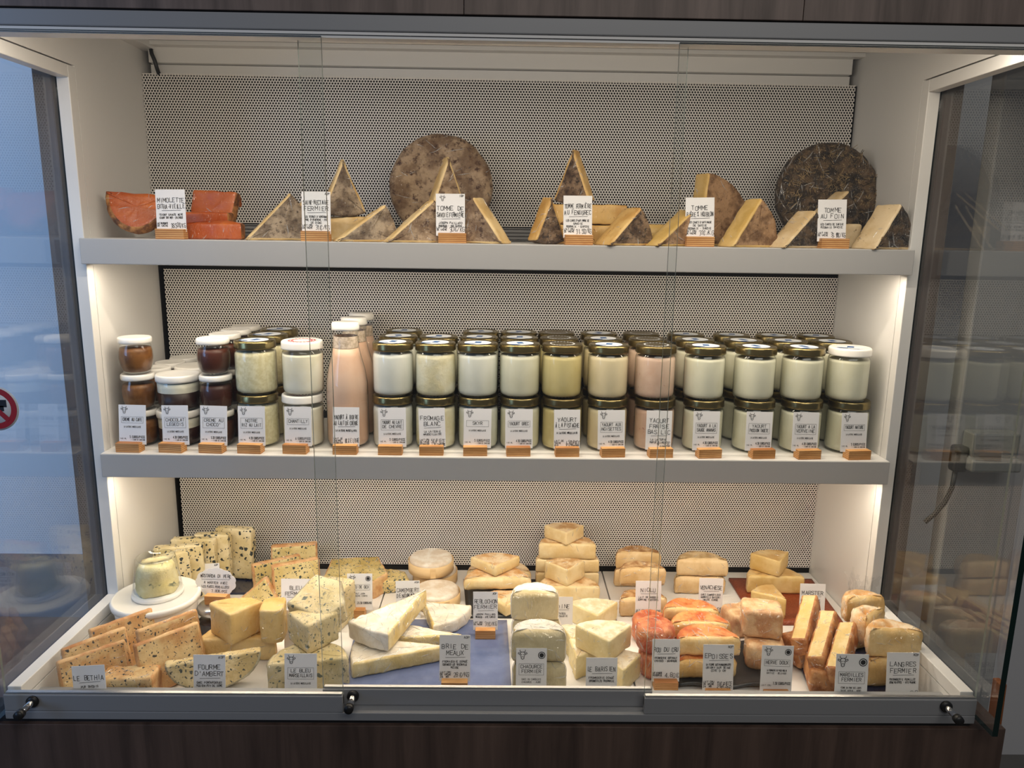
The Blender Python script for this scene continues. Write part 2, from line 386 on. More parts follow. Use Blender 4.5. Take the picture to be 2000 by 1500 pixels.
def loft(pts, h, mats, top='r', bot=None, r=.004, rb=None, rc=.004, amp=.0015, freq=48, seed=0, dome=0, dip=0, step=.0065, taper=0):
    """mats: {tag: material name}.  outline in XY, thickness along +Z"""
    rb = r if rb is None else rb; bot = bot or top
    ol = outline(pts, rc, step); n = len(ol); keys = list(mats)
    C = sum((p for p, _ in ol), Vector((0, 0)))/n
    nr = []
    for i in range(n):
        t = ol[(i+1) % n][0]-ol[i-1][0]; nr.append(Vector((-t.y, t.x)).normalized())        # inward for CCW
    bm = bmesh.new()
    def ring(ins, z, s=1.0, tp=0): 
        return [bm.verts.new((*(C+((p+nr[i]*ins)-C)*s*(1-tp)), z)) for i, (p, _) in enumerate(ol)]
    rings = []                       # (ring, face tag below it or None for side)
    seq = []
    for s in (.3, .62, .88): seq.append((rb, 0, s, 'b'))
    for a in (0, .5, 1): seq.append((rb*(1-sin(a*pi/2)), rb*(1-cos(a*pi/2)), 1, 'b' if a == 0 else 's'))
    ns = max(1, int((h-r-rb)/.008))
    for k in range(1, ns): seq.append((0, rb+(h-r-rb)*k/ns, 1, 's'))
    for a in (0, .5, 1): seq.append((r*(1-cos(a*pi/2)), h-r+r*sin(a*pi/2), 1, 's'))
    for s in (.88, .62, .3): seq.append((r, h+(dome*(1-s*s))-dip*max(0, 1-(s/.62)**2)*.9, s, 't'))
    prev = None
    cb = bm.verts.new((C.x, C.y, 0))
    for ins, z, s, tg in seq:
        rg = ring(ins, z, s, taper*z/h if h else 0)
        for i in range(n):
            j = (i+1) % n
            f = bm.faces.new((rg[j], rg[i], cb)) if prev is None else bm.faces.new((prev[i], prev[j], rg[j], rg[i]))
            f.material_index = keys.index({'b': bot, 't': top, 's': ol[i][1]}[tg] if prev is not None else bot)
        prev = rg
    ct = bm.verts.new((C.x, C.y, h+dome-dip*.9))
    for i in range(n):
        f = bm.faces.new((prev[i], prev[(i+1) % n], ct)); f.material_index = keys.index(top)
    bm.normal_update()
    if amp:
        sd = Vector((seed*1.7, seed*3.1, seed*.9))
        for v in bm.verts:
            v.co += v.normal*amp*(noise.noise(v.co*freq+sd)+.6*noise.noise(v.co*freq*2.3+sd)+.4*noise.noise(v.co*freq*4.6+sd))
    me = done(bm, True)
    return me, [mats[k] for k in keys]
SEED = [0]
def cheese(name, label, pts, h, mats, loc, rot=(0, 0, 0), cat='cheese', group=None, **k):
    SEED[0] += 1
    me, ml = loft(pts, h, mats, seed=SEED[0], **k)
    o = link(name, me, ml); o.location = loc; o.rotation_euler = rot
    return tag(o, label, cat, group)
def flat(name, label, px, py, z, R, ang, h, head, mats, group=None, tilt=(0, 0), **k):
    """sector lying flat; the pixel is its apex at height z, head the direction apex -> arc in degrees (90 = away)"""
    p = on(px, py, z)
    return cheese(name, label, sector(R, ang, start=-ang/2), h, mats, p, (rad(tilt[0]), rad(tilt[1]), rad(head)), group=group, **k)
def half(name, label, px, py, z, R, h, head, mats, group=None, ang=180, **k):
    p = on(px, py, z)
    return cheese(name, label, sector(R, ang, start=-ang/2), h, mats, p, (0, 0, rad(head)), group=group, **k)
def halfy(name, label, px, y, z, R, h, head, mats, group=None, ang=180, **k):
    return cheese(name, label, sector(R, ang, start=-ang/2), h, mats, (xat(px, y, z), y, z), (0, 0, rad(head)), group=group, **k)
def stand(name, label, px, y, z, R, ang, h, th, mats, mirror=False, up=False, group=None, start=0, lean=0, **k):
    """sector standing on a cut edge (or on its arc with the apex up), wheel face to the front, turned by th"""
    if up: pts = sector(R, ang, start=-90-ang/2); pts = [(x, yy+R, t) for x, yy, t in pts]
    else: pts = sector(R, ang, start=start)
    if mirror:
        pts = [(-x, yy, t) for x, yy, t in pts][::-1]
        pts = [(pts[i][0], pts[i][1], pts[(i+1) % len(pts)][2]) for i in range(len(pts))]; th = -th
    mn = min(p[1] for p in pts); pts = [(x, yy-mn, t) for x, yy, t in pts]
    loc = (xat(px, y, z), y, z)
    return cheese(name, label, pts, h, mats, loc, (rad(90-lean), 0, rad(th)), group=group, **k)

# ------------------------------------------------------------------ the shop and the case
def st(o): return tag(o, None, None, None, 'structure')
st(box('floor', 'floor_tile', -4, 3.2, -4.5, .5, -.02, 0))
st(box('wall_back', 'wall_paint', -4, 3.2, .16, .20, 0, 3.0))
st(box('baseboard_left', 'lower_wall', -4, -.86, .12, .16, 0, .58))  # added panel, its darker colour stands in for fading daylight
st(box('wall_right', 'grey_panel', .885, 1.03, -.30, -.26, 0, 2.6, .003))
case = empty('display_case', 'white metal refrigerated display case with perforated back and wood cladding', 'display case')
HW = .76
def part(name, mats, *b, bev=0, parent=None): return box(name, mats, *b, bev, parent or case)
BODY_BACK = .12
for s, sd in ((-1, 'left'), (1, 'right')):
    X = lambda a, b: (min(s*a, s*b), max(s*a, s*b))
    xa, xb = X(HW, HW+.022)
    part('side_panel', 'white_metal', xa, xb, -.2615, BODY_BACK, .60, 1.83)                       # solid part of the side
    part('side_panel', 'white_metal', xa, xb, -.60, -.2615, 1.7005, 1.83)                          # above the window
    part('window_frame', 'white_metal', xa, xb, -.285, -.2625, .60, 1.6985, bev=.0012)             # upright
    part('window_frame', 'white_metal', xa, xb, -.60, -.2855, 1.677, 1.6985, bev=.0012)            # top rail
    part('window_frame', 'white_metal', xa, xb, -.600, -.2855, .6745, .697, bev=.0012)             # bottom rail
    part('side_panel', 'white_metal', xa, xb, -.600, -.2855, .60, .6725)
    xa, xb = X(HW+.023, HW+.032)
    g = part('side_pane', ['pane_glass', 'glass_edge_dark'], xa, xb, -.655, -.27, .655, 1.70)
    for f in g.data.polygons:
        if abs(f.normal.x) < .5: f.material_index = 1
    xa, xb = X(HW+.033, HW+.066)
    part('wood_cladding', 'base_wood', xa, xb, -.28, BODY_BACK, 0, 1.86)
    xa, xb = X(HW+.0225, HW+.0325)
    part('pane_channel', 'aluminium', xa, xb, -.60, -.28, .640, .6545)
part('plenum_back', 'dark_void', -HW, HW, .060, .064, .60, 1.79)
part('ceiling_panel', 'ceiling_grey', -HW, HW, -.20, .10, 1.800, 1.83)
part('ceiling_panel', 'ceiling_grey', -HW, HW, -.575, -.203, 1.806, 1.83)
part('back_trim', 'white_metal', -.745, .745, .004, .030, 1.7600, 1.796, bev=.001)
part('back_trim', 'white_metal', -.748, .748, .020, .034, 1.7380, 1.7590)
for a, b in ((-.7598, -.7585), (.7585, .7598)): part('plenum_side', 'dark_void', a, b, .0065, .060, .60, 1.737)  # added near-black liners, painted shade behind the end holes
part('ceiling_trim', 'white_metal', -HW, HW, -.02, .004, 1.7905, 1.7995, bev=.001)
part('corner_trim', 'white_metal', -.76, -.730, -.10, .02, 1.785, 1.7995, bev=.001)
for nmz, x0, x1, z0, z1, y in (('back_panel', -.7633, .7541, 1.432, 1.7377, 0), ('back_panel', -.7475, .7590, 1.010, 1.3298, .004), ('back_panel', -.7475, .7600, .6315, .9500, .004)):
    part(nmz, 'perforated_metal', max(x0, -.7595), min(x1, .7595), y, y+.0015, z0, z1)
part('air_slot', 'grey_metal', -HW, HW, .006, .03, 1.401, 1.430); part('air_slot', 'dark_void', -HW, HW, .010, .03, .60, .631)
for k in range(4): part('slot_louvre', 'grey_metal', -HW, HW, .001, .006, 1.405+k*.0075, 1.4065+k*.0075)
link('power_cable', tube([(-.7345, -.005, 1.784), (-.733, -.006, 1.775), (-.728, -.006, 1.762), (-.7255, -.004, 1.748), (-.725, .006, 1.733)], .0042), 'black_rubber', case)
# header and base
part('header_bar', 'grey_metal', -1.3, 1.3, -.6126, -.575, 1.6835, 1.7045, bev=.0015)
part('header_rail', 'white_metal', -1.3, 1.3, -.6105, -.578, 1.6795, 1.6830)
part('header_rail', 'white_metal', -1.3, 1.3, -.6085, -.580, 1.6755, 1.6788)
part('header_reveal', 'dark_void', -1.3, 1.3, -.609, -.575, 1.7045, 1.7065)
ja, jb = xat(906, -.614, 1.72), xat(1570, -.614, 1.72)
for a, b in ((-1.3, ja-.0004), (ja+.0004, jb-.0004), (jb+.0004, 1.3)):
    part('header_board', 'header_wood', a, b, -.6140, -.590, 1.7065, 1.95, bev=.0006)
part('base_rail', 'grey_metal', -.779, .779, -.6170, -.5500, .6500, .6640, bev=.0012)
part('base_reveal', 'dark_void', -.83, .775, -.612, -.56, .6430, .6500)
for a, b in ((-1.3, .83),):
    part('base_board', 'base_wood', a, b, -.6200, -.598, 0, .6430, bev=.0008)
part('base_top', 'base_wood', .775, .83, -.598, .12, .625, .6428)
part('base_top', 'base_wood', -1.3, -.793, -.598, -.28, .625, .6428)
# shelves
for nmz, z, lab in (('shelf', 1.400, 'upper white metal shelf carrying the mountain cheeses'), ('shelf', .995, 'lower white metal shelf carrying the jars and bottles')):
    e = empty(nmz, lab, 'shelf', (0, 0, z), 'white shelves of the display case')
    box('shelf_board', 'white_metal', -.7595, .7595, -.3000, -.002, -.004, 0, 0, e)
    box('front_lip', 'lip_grey', -.7604, .7604, -.3031, -.2995, -.0464, 0, .0015, e)
    box('lip_return', 'lip_grey', -.7595, .7595, -.2990, -.290, -.0464, -.0445, 0, e)
    box('led_profile', 'label_white', -.745, .745, -.2935, -.2775, -.0300, -.0250, 0, e)
for i, (a, b) in enumerate(((-.7585, -.2545), (-.2520, .2520), (.2545, .7585))):
    o = box('display_tray', 'white_tray', a, b, -.565, .0, .598, .62, .0015)
    tag(o, 'flat white tray under the %s' % ('blue cheeses', 'brie platter and soft white cheeses', 'orange washed-rind cheeses')[i], 'tray', 'white trays in the case floor')
# sliding doors
def door(a, b, y, zt, zb, knob, lab):
    e = empty('sliding_door', lab, 'glass door', ((a+b)/2, y, zb), 'sliding glass doors of the case'); c = (a+b)/2
    g = box('pane', ['pane_glass', 'glass_edge'], a-c, b-c, 0, .005, .012, zt-zb, 0, e)
    for f in g.data.polygons:
        if abs(f.normal.y) < .5: f.material_index = 1
    box('bottom_rail', 'grey_metal', a-c, b-c, -.0040, .0090, 0, .0285, .0014, e)
    box('rail_gasket', 'aluminium', a-c+.002, b-c-.002, -.0010, .0060, .0286, .0312, .0006, e)
    k = empty('handle', None, None); k.parent = e; k.location = (knob-c, -.004, .018)
    k.rotation_euler = (rad(90), 0, 0)
    link('rosette', lathe([(0, 0), (.0095, 0), (.0095, .004), (.006, .006), (0, .006)], 24), 'black_rubber', k)
    link('stem', lathe([(.0048, .005), (.0048, .030), (0, .030)], 20), 'chrome', k)
    link('tip', lathe([(0, .030), (.0072, .030), (.0075, .036), (.0068, .040), (0, .0405)], 24), 'black_rubber', k)
    return e
door(-.779, -.2425, -.6126, 1.677, .6643, -.7322, 'sliding glass door carrying the round prohibition sticker')
door(-.2790, .2570, -.5930, 1.677, .6643, -.2295, 'sliding glass door in front of the brie, running behind its neighbours')
door(.2405, .779, -.6126, 1.677, .6643, .728, 'sliding glass door in front of the maroilles and langres')
# prohibition sticker on the left door
sg = empty('prohibition_sticker', 'round white sticker with red ring and slash on the door glass', 'sticker', (-.7357, -.6131, 1.1585))
o = link('sticker_base', lathe([(0, 0), (.0335, 0), (.0335, .0006), (0, .0006)], 48), 'label_white', sg); o.rotation_euler = (rad(90), 0, 0)
def ringmesh(r0, r1, y, n=48):
    bm = bmesh.new(); A = [bm.verts.new((r0*cos(2*pi*i/n), y, r0*sin(2*pi*i/n))) for i in range(n)]; B = [bm.verts.new((r1*cos(2*pi*i/n), y, r1*sin(2*pi*i/n))) for i in range(n)]
    for i in range(n): bm.faces.new((A[i], A[(i+1) % n], B[(i+1) % n], B[i]))
    return done(bm)
link('red_ring', ringmesh(.0225, .0310, -.0009), 'red_sign', sg)
o = link('red_slash', done(boxbm(-.025, .025, -.0012, -.0010, -.0036, .0036)), 'red_sign', sg); o.rotation_euler = (0, rad(45), 0)
bm = boxbm(-.004, .012, -.00085, -.0007, -.004, .004); boxbm(.006, .0165, -.00085, -.0007, .002, .013, 0, 2, bm); boxbm(-.014, -.004, -.00085, -.0007, -.012, .010, 0, 2, bm)
link('black_pictogram', done(bm), 'ink', sg)
# things outside the right-hand pane
d = empty('wall_socket_box', 'white electrical box with black plug and cable outside the case', 'electrical box', (.935, -.302, 1.035))
link('box_body', done(boxbm(-.040, .05, -.035, 0, -.020, .028, .004)), 'box_grey', d)
link('box_cover', done(boxbm(-.045, .05, -.05, -.004, -.045, -.018, .005)), 'box_grey', d)
link('plug', done(boxbm(-.066, -.040, -.03, -.004, -.052, .0, .006)), 'black_rubber', d)
link('cable', tube([(-.056, -.018, -.05), (-.058, -.018, -.085), (-.068, -.018, -.115), (-.084, -.016, -.14), (-.10, -.014, -.158)], .0045), 'black_rubber', d)
p = aty(1953, 1330, -.42)
o = link('wooden_post', done(boxbm(-.0065, .0065, -.012, .012, -p.z, 0, .002)), 'post_wood'); o.location = p
o.rotation_euler = (0, rad(-1.2), 0); tag(o, 'narrow brown wooden post beside the case base', 'post')

# ------------------------------------------------------------------ price cards: pen-stroke lettering
G = dict(p.split('=') for p in """A=002640 1232|B=00063645443303 3342413000|C=4536160501103041|D=00062644422000|E=40000646 0333|F=000646 0333|G=4536160501103041 414323
H=0006 4046 0343|I=2026|J=4641301001|K=0006 4603 1340|L=060040|M=0006224640|N=00064046|O=103041453616050110|P=00063645443303|Q=103041453616050110 2240|R=00063645443303 2340
S=4536160504334241301001|T=0646 2026|U=060110304146|V=062046|W=0610233046|X=0046 0640|Y=062346 2320|Z=06460040|0=103041453616050110|1=152620|2=05163645440040|3=0516364544332342413010
4=30360242|5=460604344341301001|6=3615011030414233130 2|7=064620|8=133344453616050413 1302011030414233|9=10314536160504133344|.=2021|,=2110|-=1333|'=2624|/=0046|+=1333 2224|&=40053624 011040|!=2623 2021""".replace('130 2', '1302').replace(chr(10), '|').split('|'))
ACC = {'É': ('E', '1738'), 'È': ('E', '1837'), 'À': ('A', '1837'), 'Ê': ('E', '172837'), 'Ô': ('O', '172837'), 'Ç': ('C', '2029')}
for k, (a, b) in ACC.items(): G[k] = G[a]+' '+b
G['€'] = '4536160501103041 0434 0232'
def strokes(ch):
    for s in G.get(ch, '').split():
        s = s.strip()
        if len(s) % 2: s = s[:-1]
        yield [(int(s[i]), int(s[i+1])) for i in range(0, len(s), 2)]
class Ink:
    def __init__(self): self.bm = bmesh.new()
    def line(self, pts, w, y=0):
        for (x0, z0), (x1, z1) in zip(pts, pts[1:]):
            d = Vector((x1-x0, z1-z0)); L = d.length
            if L < 1e-7: continue
            d /= L; n = Vector((-d.y, d.x))*w/2; d = d*w*.4
            self.bm.faces.new([self.bm.verts.new((x, y, z)) for x, z in ((x0-d.x+n.x, z0-d.y+n.y), (x0-d.x-n.x, z0-d.y-n.y), (x1+d.x-n.x, z1+d.y-n.y), (x1+d.x+n.x, z1+d.y+n.y))])
    def disc(self, x, z, r, y=0, n=14): self.bm.faces.new([self.bm.verts.new((x+r*cos(2*pi*i/n), y, z-r*sin(2*pi*i/n))) for i in range(n)][::-1])
    def text(self, s, x, z, h, w, maxw=None, align='c', jit=0, asp=.62):
        """x: anchor, z: baseline, h: cap height, w: pen width"""
        pitch = h*asp*1.38
        n = len(s); W = pitch*n-h*asp*.38
        if maxw and W > maxw: k = maxw/W; pitch *= k; W = maxw; gw = h*asp*k
        else: gw = h*asp
        x0 = x-W/2 if align == 'c' else (x if align == 'l' else x-W)
        for i, ch in enumerate(s):
            jx, jz, js = (random.uniform(-1, 1)*jit*h*.12 for _ in range(3)); sl = random.uniform(-.06, .12)*(1 if jit else 0)
            for stt in strokes(ch):
                self.line([(x0+i*pitch+jx+(px/4)*gw*(1+js/h)+sl*pz/6*h*.5, z+jz+pz/6*h) for px, pz in stt], w)
    def cow(self, x, z, s):
        q = lambda L: [(x+a*s, z+b*s) for a, b in L]
        wd = s*.055
        self.line(q([(-.22, .30), (-.25, .05), (-.16, -.22), (-.15, -.40), (0, -.48), (.15, -.40), (.16, -.22), (.25, .05), (.22, .30), (.08, .36), (-.08, .36), (-.22, .30)]), wd)
        for k in (-1, 1):
            self.line(q([(k*.24, .22), (k*.46, .30), (k*.50, .16), (k*.34, .08), (k*.25, .12)]), wd)
            self.line(q([(k*.14, .36), (k*.30, .44), (k*.30, .60)]), wd)
            self.disc(x+k*.11*s, z+.05*s, s*.05); self.disc(x+k*.07*s, z-.34*s, s*.028)
        self.line(q([(-.16, -.22), (0, -.16), (.16, -.22)]), wd*.8)
    def seal(self, x, z, r):
        n = 20; self.line([(x+r*cos(2*pi*i/n), z+r*sin(2*pi*i/n)) for i in range(n+1)], r*.22); self.disc(x, z, r*.68)
    def mesh(self): return done(self.bm)
PINE_ME = {}
def block_mesh(w):
    if w not in PINE_ME:
        PINE_ME[w] = done(boxbm(-w/2, w/2, -.011, .011, 0, .0185, .0008)); PINE_ME[w].materials.append(MATS['pine_block'])
    return PINE_ME[w]
CARDN = [0]
def card(label, loc, w, h, draw, group, lean=8, yaw=0, block=.050, bdx=0, roll=0, cloud=False, drop=0):
    """card in a slotted wooden block; loc is the foot of the block"""
    CARDN[0] += 1
    e = empty('price_card', label, 'price card', loc, group, (0, 0, rad(yaw)))
    z0 = .013 if block else 0
    if block:
        b = bpy.data.objects.new('wooden_block', block_mesh(block)); COL.objects.link(b); b.parent = e; b.location = (bdx, 0, 0)
    if cloud:
        bm = bmesh.new(); n = 96; vs = []
        for i in range(n):
            a = 2*pi*i/n; r = 1+.06*abs(sin(a*5.5)); vs.append(bm.verts.new((w/2*r*cos(a), 0, h/2+h/2*r*sin(a))))
        f = bm.faces.new(vs); r = bmesh.ops.extrude_face_region(bm, geom=[f]); bmesh.ops.translate(bm, verts=[v for v in r['geom'] if isinstance(v, bmesh.types.BMVert)], vec=(0, .0006, 0))
        bmesh.ops.recalc_face_normals(bm, faces=bm.faces); me = done(bm)
    else: me = done(boxbm(-w/2, w/2, 0, .0006, 0, h))
    c = link('card', me, 'paper', e); c.location = (0, .002, z0-drop); c.rotation_euler = (rad(-lean), rad(roll), 0)
    ik = Ink(); draw(ik, w, h); t = link('lettering', ik.mesh(), 'ink', c); t.location = (0, -.0004, 0)
    return e
def hand(title, sub, price=None, left=None, mark=None, cow=False, price2=None):
    def f(k, w, h):
        n = len(title); zt = .80 if not cow else .70
        zt = h*zt; th = min(.0078, .098*h)
        if cow: k.cow(-w*.27, h*.89, h*.13)
        if mark: k.text(mark, w*.46, h*.93, h*.045, .0006, None, 'r', 1)
        for t in title: k.text(t, 0, zt-th, th, .00085, w*.90, 'c', 1); zt -= th*1.5
        k.line([(-w*.30, zt-th*.05), (w*.34, zt+th*.05)], .0006); zt -= th*.75
        sh = .0034
        for t in sub: k.text(t, 0, zt-sh, sh, .00062, w*.80, 'c', 1); zt -= sh*1.6
        if left:
            for i, t in enumerate(left): k.text(t, -w*.47, h*.185-i*.0042, .0030, .0006, w*.34, 'l', 1)
        if price:
            k.text(price, w*.47, h*.105, .0080, .0007, w*.50, 'r', 1)
        if price2: k.text(price2, w*.47, h*.045, .0040, .0006, w*.5, 'r', 1)
    return f
def printed(title, price=None, sub=('LA LAITERIE MARSEILLAISE',), left='140 ML', seal=False, cons=True, unit='EUROS/PIECE'):
    def f(k, w, h):
        k.cow(-w*.29, h*.865, h*.17)
        if seal: k.seal(w*.33, h*.865, h*.062)
        n = len(title); th = .0058; bh = n*th*1.45+.0035; zt = h*.70
        x = w*.40
        k.line([(-x, zt), (x, zt), (x, zt-bh), (-x, zt-bh), (-x, zt)], .0004)
        z = zt-.0022
        for t in title: k.text(t, 0, z-th, th, .00075, w*.70, 'c'); z -= th*1.45
        z = zt-bh-.006
        for t in sub: k.text(t, 0, z-.003, .003, .00042, w*.62, 'c'); z -= .005
        if price:
            k.text(price+' '+unit, w*.46, h*.165, .0044, .00062, w*.56, 'r')
            if cons: k.text('+ 1 EURO DE CONSIGNE', w*.46, h*.105, .0026, .00035, w*.54, 'r')
        if left: k.text(left, -w*.46, h*.13, .0026, .00035, w*.3, 'l')
    return f

# ------------------------------------------------------------------ upper shelf: mountain cheeses
Z1 = 1.4
def M(r, c): return {'r': r, 'c': c}
g = 'mimolette pieces'
MI = M('mimolette_rind', 'mimolette')
hd = [(x, -y, t) for x, y, t in sector(.058, 180)][::-1]; hd = [(hd[i][0], hd[i][1]+.058, hd[(i+1) % len(hd)][2]) for i in range(len(hd))]
cheese('mimolette_piece', 'largest orange mimolette piece with curved brown rind, next to the side wall', [(x*1.02, y*1.36, t) for x, y, t in hd], .034, MI, (xat(262, -.245, Z1), -.225, Z1), (rad(66), rad(3), rad(8)), group=g, top='c', bot='r', rb=.020, r=.008, amp=.0016)
cheese('mimolette_piece', 'orange mimolette piece with upright square cut face behind the others', [(-.045, .012, 'r'), (.0, 0, 'r'), (.04, .020, 'r'), (.050, .085, 'c'), (-.042, .088, 'c')], .034, MI, (xat(428, -.150, Z1), -.150, Z1), (rad(76), 0, rad(-8)), group=g, top='c', bot='r', rb=.02, r=.002, amp=.0016)
cheese('mimolette_piece', 'film-wrapped orange mimolette block in the middle of its pile', rect(.092, .030, 'crcc'), .050, MI, (xat(408, -.205, Z1), -.205, Z1), (0, 0, rad(-4)), group=g, top='c', amp=.0018)
cheese('mimolette_piece', 'low flat orange mimolette slice beside the price card', sector(.105, 42, start=-4), .030, MI, (xat(362, -.262, Z1), -.258, Z1), (0, rad(0), rad(2)), group=g, top='c', amp=.0014, dome=.004)
g = 'grey-rinded saint-nectaire pieces'; SN = M('rind_grey', 'paste_tomme')
stand('tomme_wedge', 'tall grey-rinded saint-nectaire wedge leaning behind the price card', 512, -.165, Z1, .130, 44, .042, 21, SN, group=g)
stand('tomme_wedge', 'broad grey-rinded saint-nectaire wedge beside the mimolette', 478, -.235, Z1, .122, 46, .042, 18, SN, group=g)
cheese('tomme_half', 'half saint-nectaire wheel lying flat under an upright wedge', sector(.075, 180, start=0), .046, SN, (xat(672, -.200, Z1), -.205, Z1), (0, 0, 0), group=g, top='r')
stand('tomme_wedge', 'pointed saint-nectaire wedge standing on the half wheel', 668, -.172, Z1+.046, .108, 46, .040, 19, SN, up=True, group=g)
stand('tomme_wedge', 'saint-nectaire wedge lying next to the savoie wedges', 648, -.262, Z1, .116, 36, .045, 19, SN, group=g)
g = 'tomme de savoie pieces'; SV = M('rind_savoie', 'paste_tomme')
def wheel(name, label, px, y, R, h, mats, lean, grp):
    return cheese(name, label, disc(R), h, mats, (xat(px, y, Z1+R), y, Z1+R), (rad(90-lean), 0, 0), group=grp, r=.016, rb=.016, amp=.0022, freq=26)
wheel('tomme_cheese', 'whole grey-brown tomme wheel wrapped in film, leaning on the perforated back', 864, -.030, .107, .060, SV, 6, g)
cheese('tomme_half', 'half tomme de savoie lying behind its price card', sector(.066, 180, start=0), .046, SV, (xat(878, -.215, Z1), -.215, Z1), group=g)
stand('tomme_wedge', 'pointed tomme de savoie wedge standing upright before the whole wheel', 866, -.175, Z1+.046, .116, 40, .038, 21, SV, up=True, group=g)
stand('tomme_wedge', 'tomme de savoie wedge lying next to the saint-nectaire', 744, -.262, Z1, .120, 41, .046, 19, SV, group=g)
stand('tomme_wedge', 'tomme de savoie wedge lying next to the fenugreek tomme', 1002, -.262, Z1, .104, 54, .046, 22, SV, mirror=True, group=g)
g = 'fenugreek tomme pieces'; FN = M('rind_dark', 'paste_fenugreek')
cheese('tomme_half', 'lower half wheel of speckled fenugreek tomme', sector(.082, 180, start=0), .037, FN, (xat(1142, -.190, Z1), -.190, Z1), group=g)
cheese('tomme_half', 'upper half wheel of speckled fenugreek tomme', sector(.084, 180, start=0), .038, FN, (xat(1140, -.186, Z1), -.186, Z1+.038), (0, 0, rad(-3)), group=g)
stand('tomme_wedge', 'pointed fenugreek tomme wedge standing on the stacked halves', 1128, -.150, Z1+.077, .104, 42, .040, 23, FN, up=True, mirror=True, group=g)
stand('tomme_wedge', 'small upright fenugreek tomme wedge next to the savoie wedges', 1058, -.240, Z1, .088, 44, .036, 25, FN, up=True, group=g)
stand('tomme_wedge', 'fenugreek tomme wedge lying with broad speckled cut side', 1157, -.262, Z1, .098, 46, .055, 25, FN, group=g)
g = 'beer and hop tomme pieces'; BR = M('rind_brown', 'paste_beer')
stand('tomme_wedge', 'tall quarter wheel of beer tomme standing behind its price card', 1338, -.165, Z1, .140, 84, .042, 22, BR, group=g, start=0)
cheese('tomme_half', 'rounded beer tomme piece tucked behind the lying wedge', sector(.042, 180, start=0), .040, BR, (xat(1285, -.215, Z1), -.212, Z1), (0, 0, rad(10)), group=g, r=.012)
stand('tomme_wedge', 'beer tomme wedge lying with its point toward the fenugreek tomme', 1253, -.266, Z1, .106, 40, .046, 23, BR, group=g)
stand('tomme_wedge', 'beer tomme wedge lying between its card and the hay tomme', 1398, -.262, Z1, .108, 56, .046, 22, BR, group=g)
g = 'hay-coated tomme pieces'; HY = M('rind_hay', 'paste_hay')
wheel('hay_tomme', 'whole dark tomme wheel coated in hay under shiny film', 1603, -.080, .103, .052, HY, 6, g)
stand('hay_tomme_wedge', 'long hay tomme wedge leaning against the hay-coated wheel', 1512, -.190, Z1, .172, 40, .040, 17, HY, group=g)
stand('hay_tomme_wedge', 'hay tomme wedge lying next to the beer tomme', 1492, -.262, Z1, .100, 44, .050, 22, HY, group=g)
stand('hay_tomme_wedge', 'hay tomme wedge lying next to the side wall', 1660, -.258, Z1, .100, 56, .056, 22, HY, group=g)
cheese('hay_tomme_piece', 'small cut hay tomme piece behind the price card', rect(.05, .03), .045, {'r': 'rind_hay', 'c': 'paste_hay'}, (xat(1648, -.215, Z1), -.215, Z1), group=g, top='c')
# loose straws on the hay tommes
def straws(obj, nrm, cnt, R, off, flat_=True):
    bm = bmesh.new()
    for _ in range(cnt):
        a = random.uniform(0, 2*pi); rr = R*math.sqrt(random.random())*.92; p = Vector((rr*cos(a), rr*sin(a), off+random.uniform(0, .002)))
        b = random.uniform(0, 2*pi); L = random.uniform(.012, .034); d = Vector((cos(b), sin(b), random.uniform(-.05, .05)))*L; n = Vector((-sin(b), cos(b), 0))*random.uniform(.0003, .0007)
        bm.faces.new([bm.verts.new(q) for q in (p-d/2-n, p+d/2-n, p+d/2+n, p-d/2+n)])
    o = link('hay_straws', done(bm), 'straw', obj); o['kind'] = 'stuff'
food('straw', sr(46, 34, 20), sr(138, 116, 82), 90, .6, fl=0, bmp=0)
for o in [x for x in list(bpy.data.objects) if x.name=='hay_tomme']: straws(o, 0, 520, .101, .0515)

# upper shelf cards
GC = 'handwritten cards on the upper shelf'
LCV = ('LAIT CRU', 'DE VACHE')
for px, ti, su, pr, le, mk, cw, nmx in (
    (336, ('MIMOLETTE', 'EXTRA-VIEILLE'), ('ISIGNY SAINTE MERE', 'ISIGNY SUR MER - CALVADOS'), '38,50€/KG', ('LAIT PASTEURISE', 'DE VACHE'), None, 0, 'MIMOLETTE EXTRA-VIEILLE'),
    (618, ('SAINT-NECTAIRE', 'FERMIER'), ("LES TERRES D'AUVERGNE", "PARC D'AUVERGNE - PUY", 'DE DOME'), '31€/KG', LCV, 'AOP', 0, 'SAINT-NECTAIRE'),
    (880, ('TOMME DE', 'SAVOIE FERMIÈRE'), ('JOSEPH PAILLARD', 'MANIGOD - HTE SAVOIE'), '30€/KG', LCV, 'IGP', 1, 'TOMME DE SAVOIE FERMIÈRE'),
    (1128, ('TOMME FERMIÈRE', 'AU FENUGREC'), ("LES CAVES D'AFFINAGE DE", 'SAVOIE', 'ROGNAIX - SAVOIE'), '31,50€/KG', LCV, None, 0, 'TOMME AU FENUGREC'),
    (1366, ('TOMME', 'BIÈRE & HOUBLON'), ("LES CAVES D'AFFINAGE", 'DE SAVOIE', 'ROGNAIX - SAVOIE'), '31€/KG', LCV, None, 0, 'TOMME BIÈRE & HOUBLON'),
    (1623, ('TOMME', 'AU FOIN'), ('LES CAVES DE SAVOIE', 'ROGNAIX SAVOIE'), '33,90€/KG', LCV, None, 0, 'TOMME AU FOIN')):
    y = -.286
    card('white handwritten card reading %s in a pine block' % nmx, (xat(px, y, Z1), y, Z1), .053, .076, hand(ti, su, pr, le, mk, bool(cw)), GC, 6, random.uniform(-3, 3), .051, random.uniform(-.002, .004), roll=random.uniform(-1.5, 1))

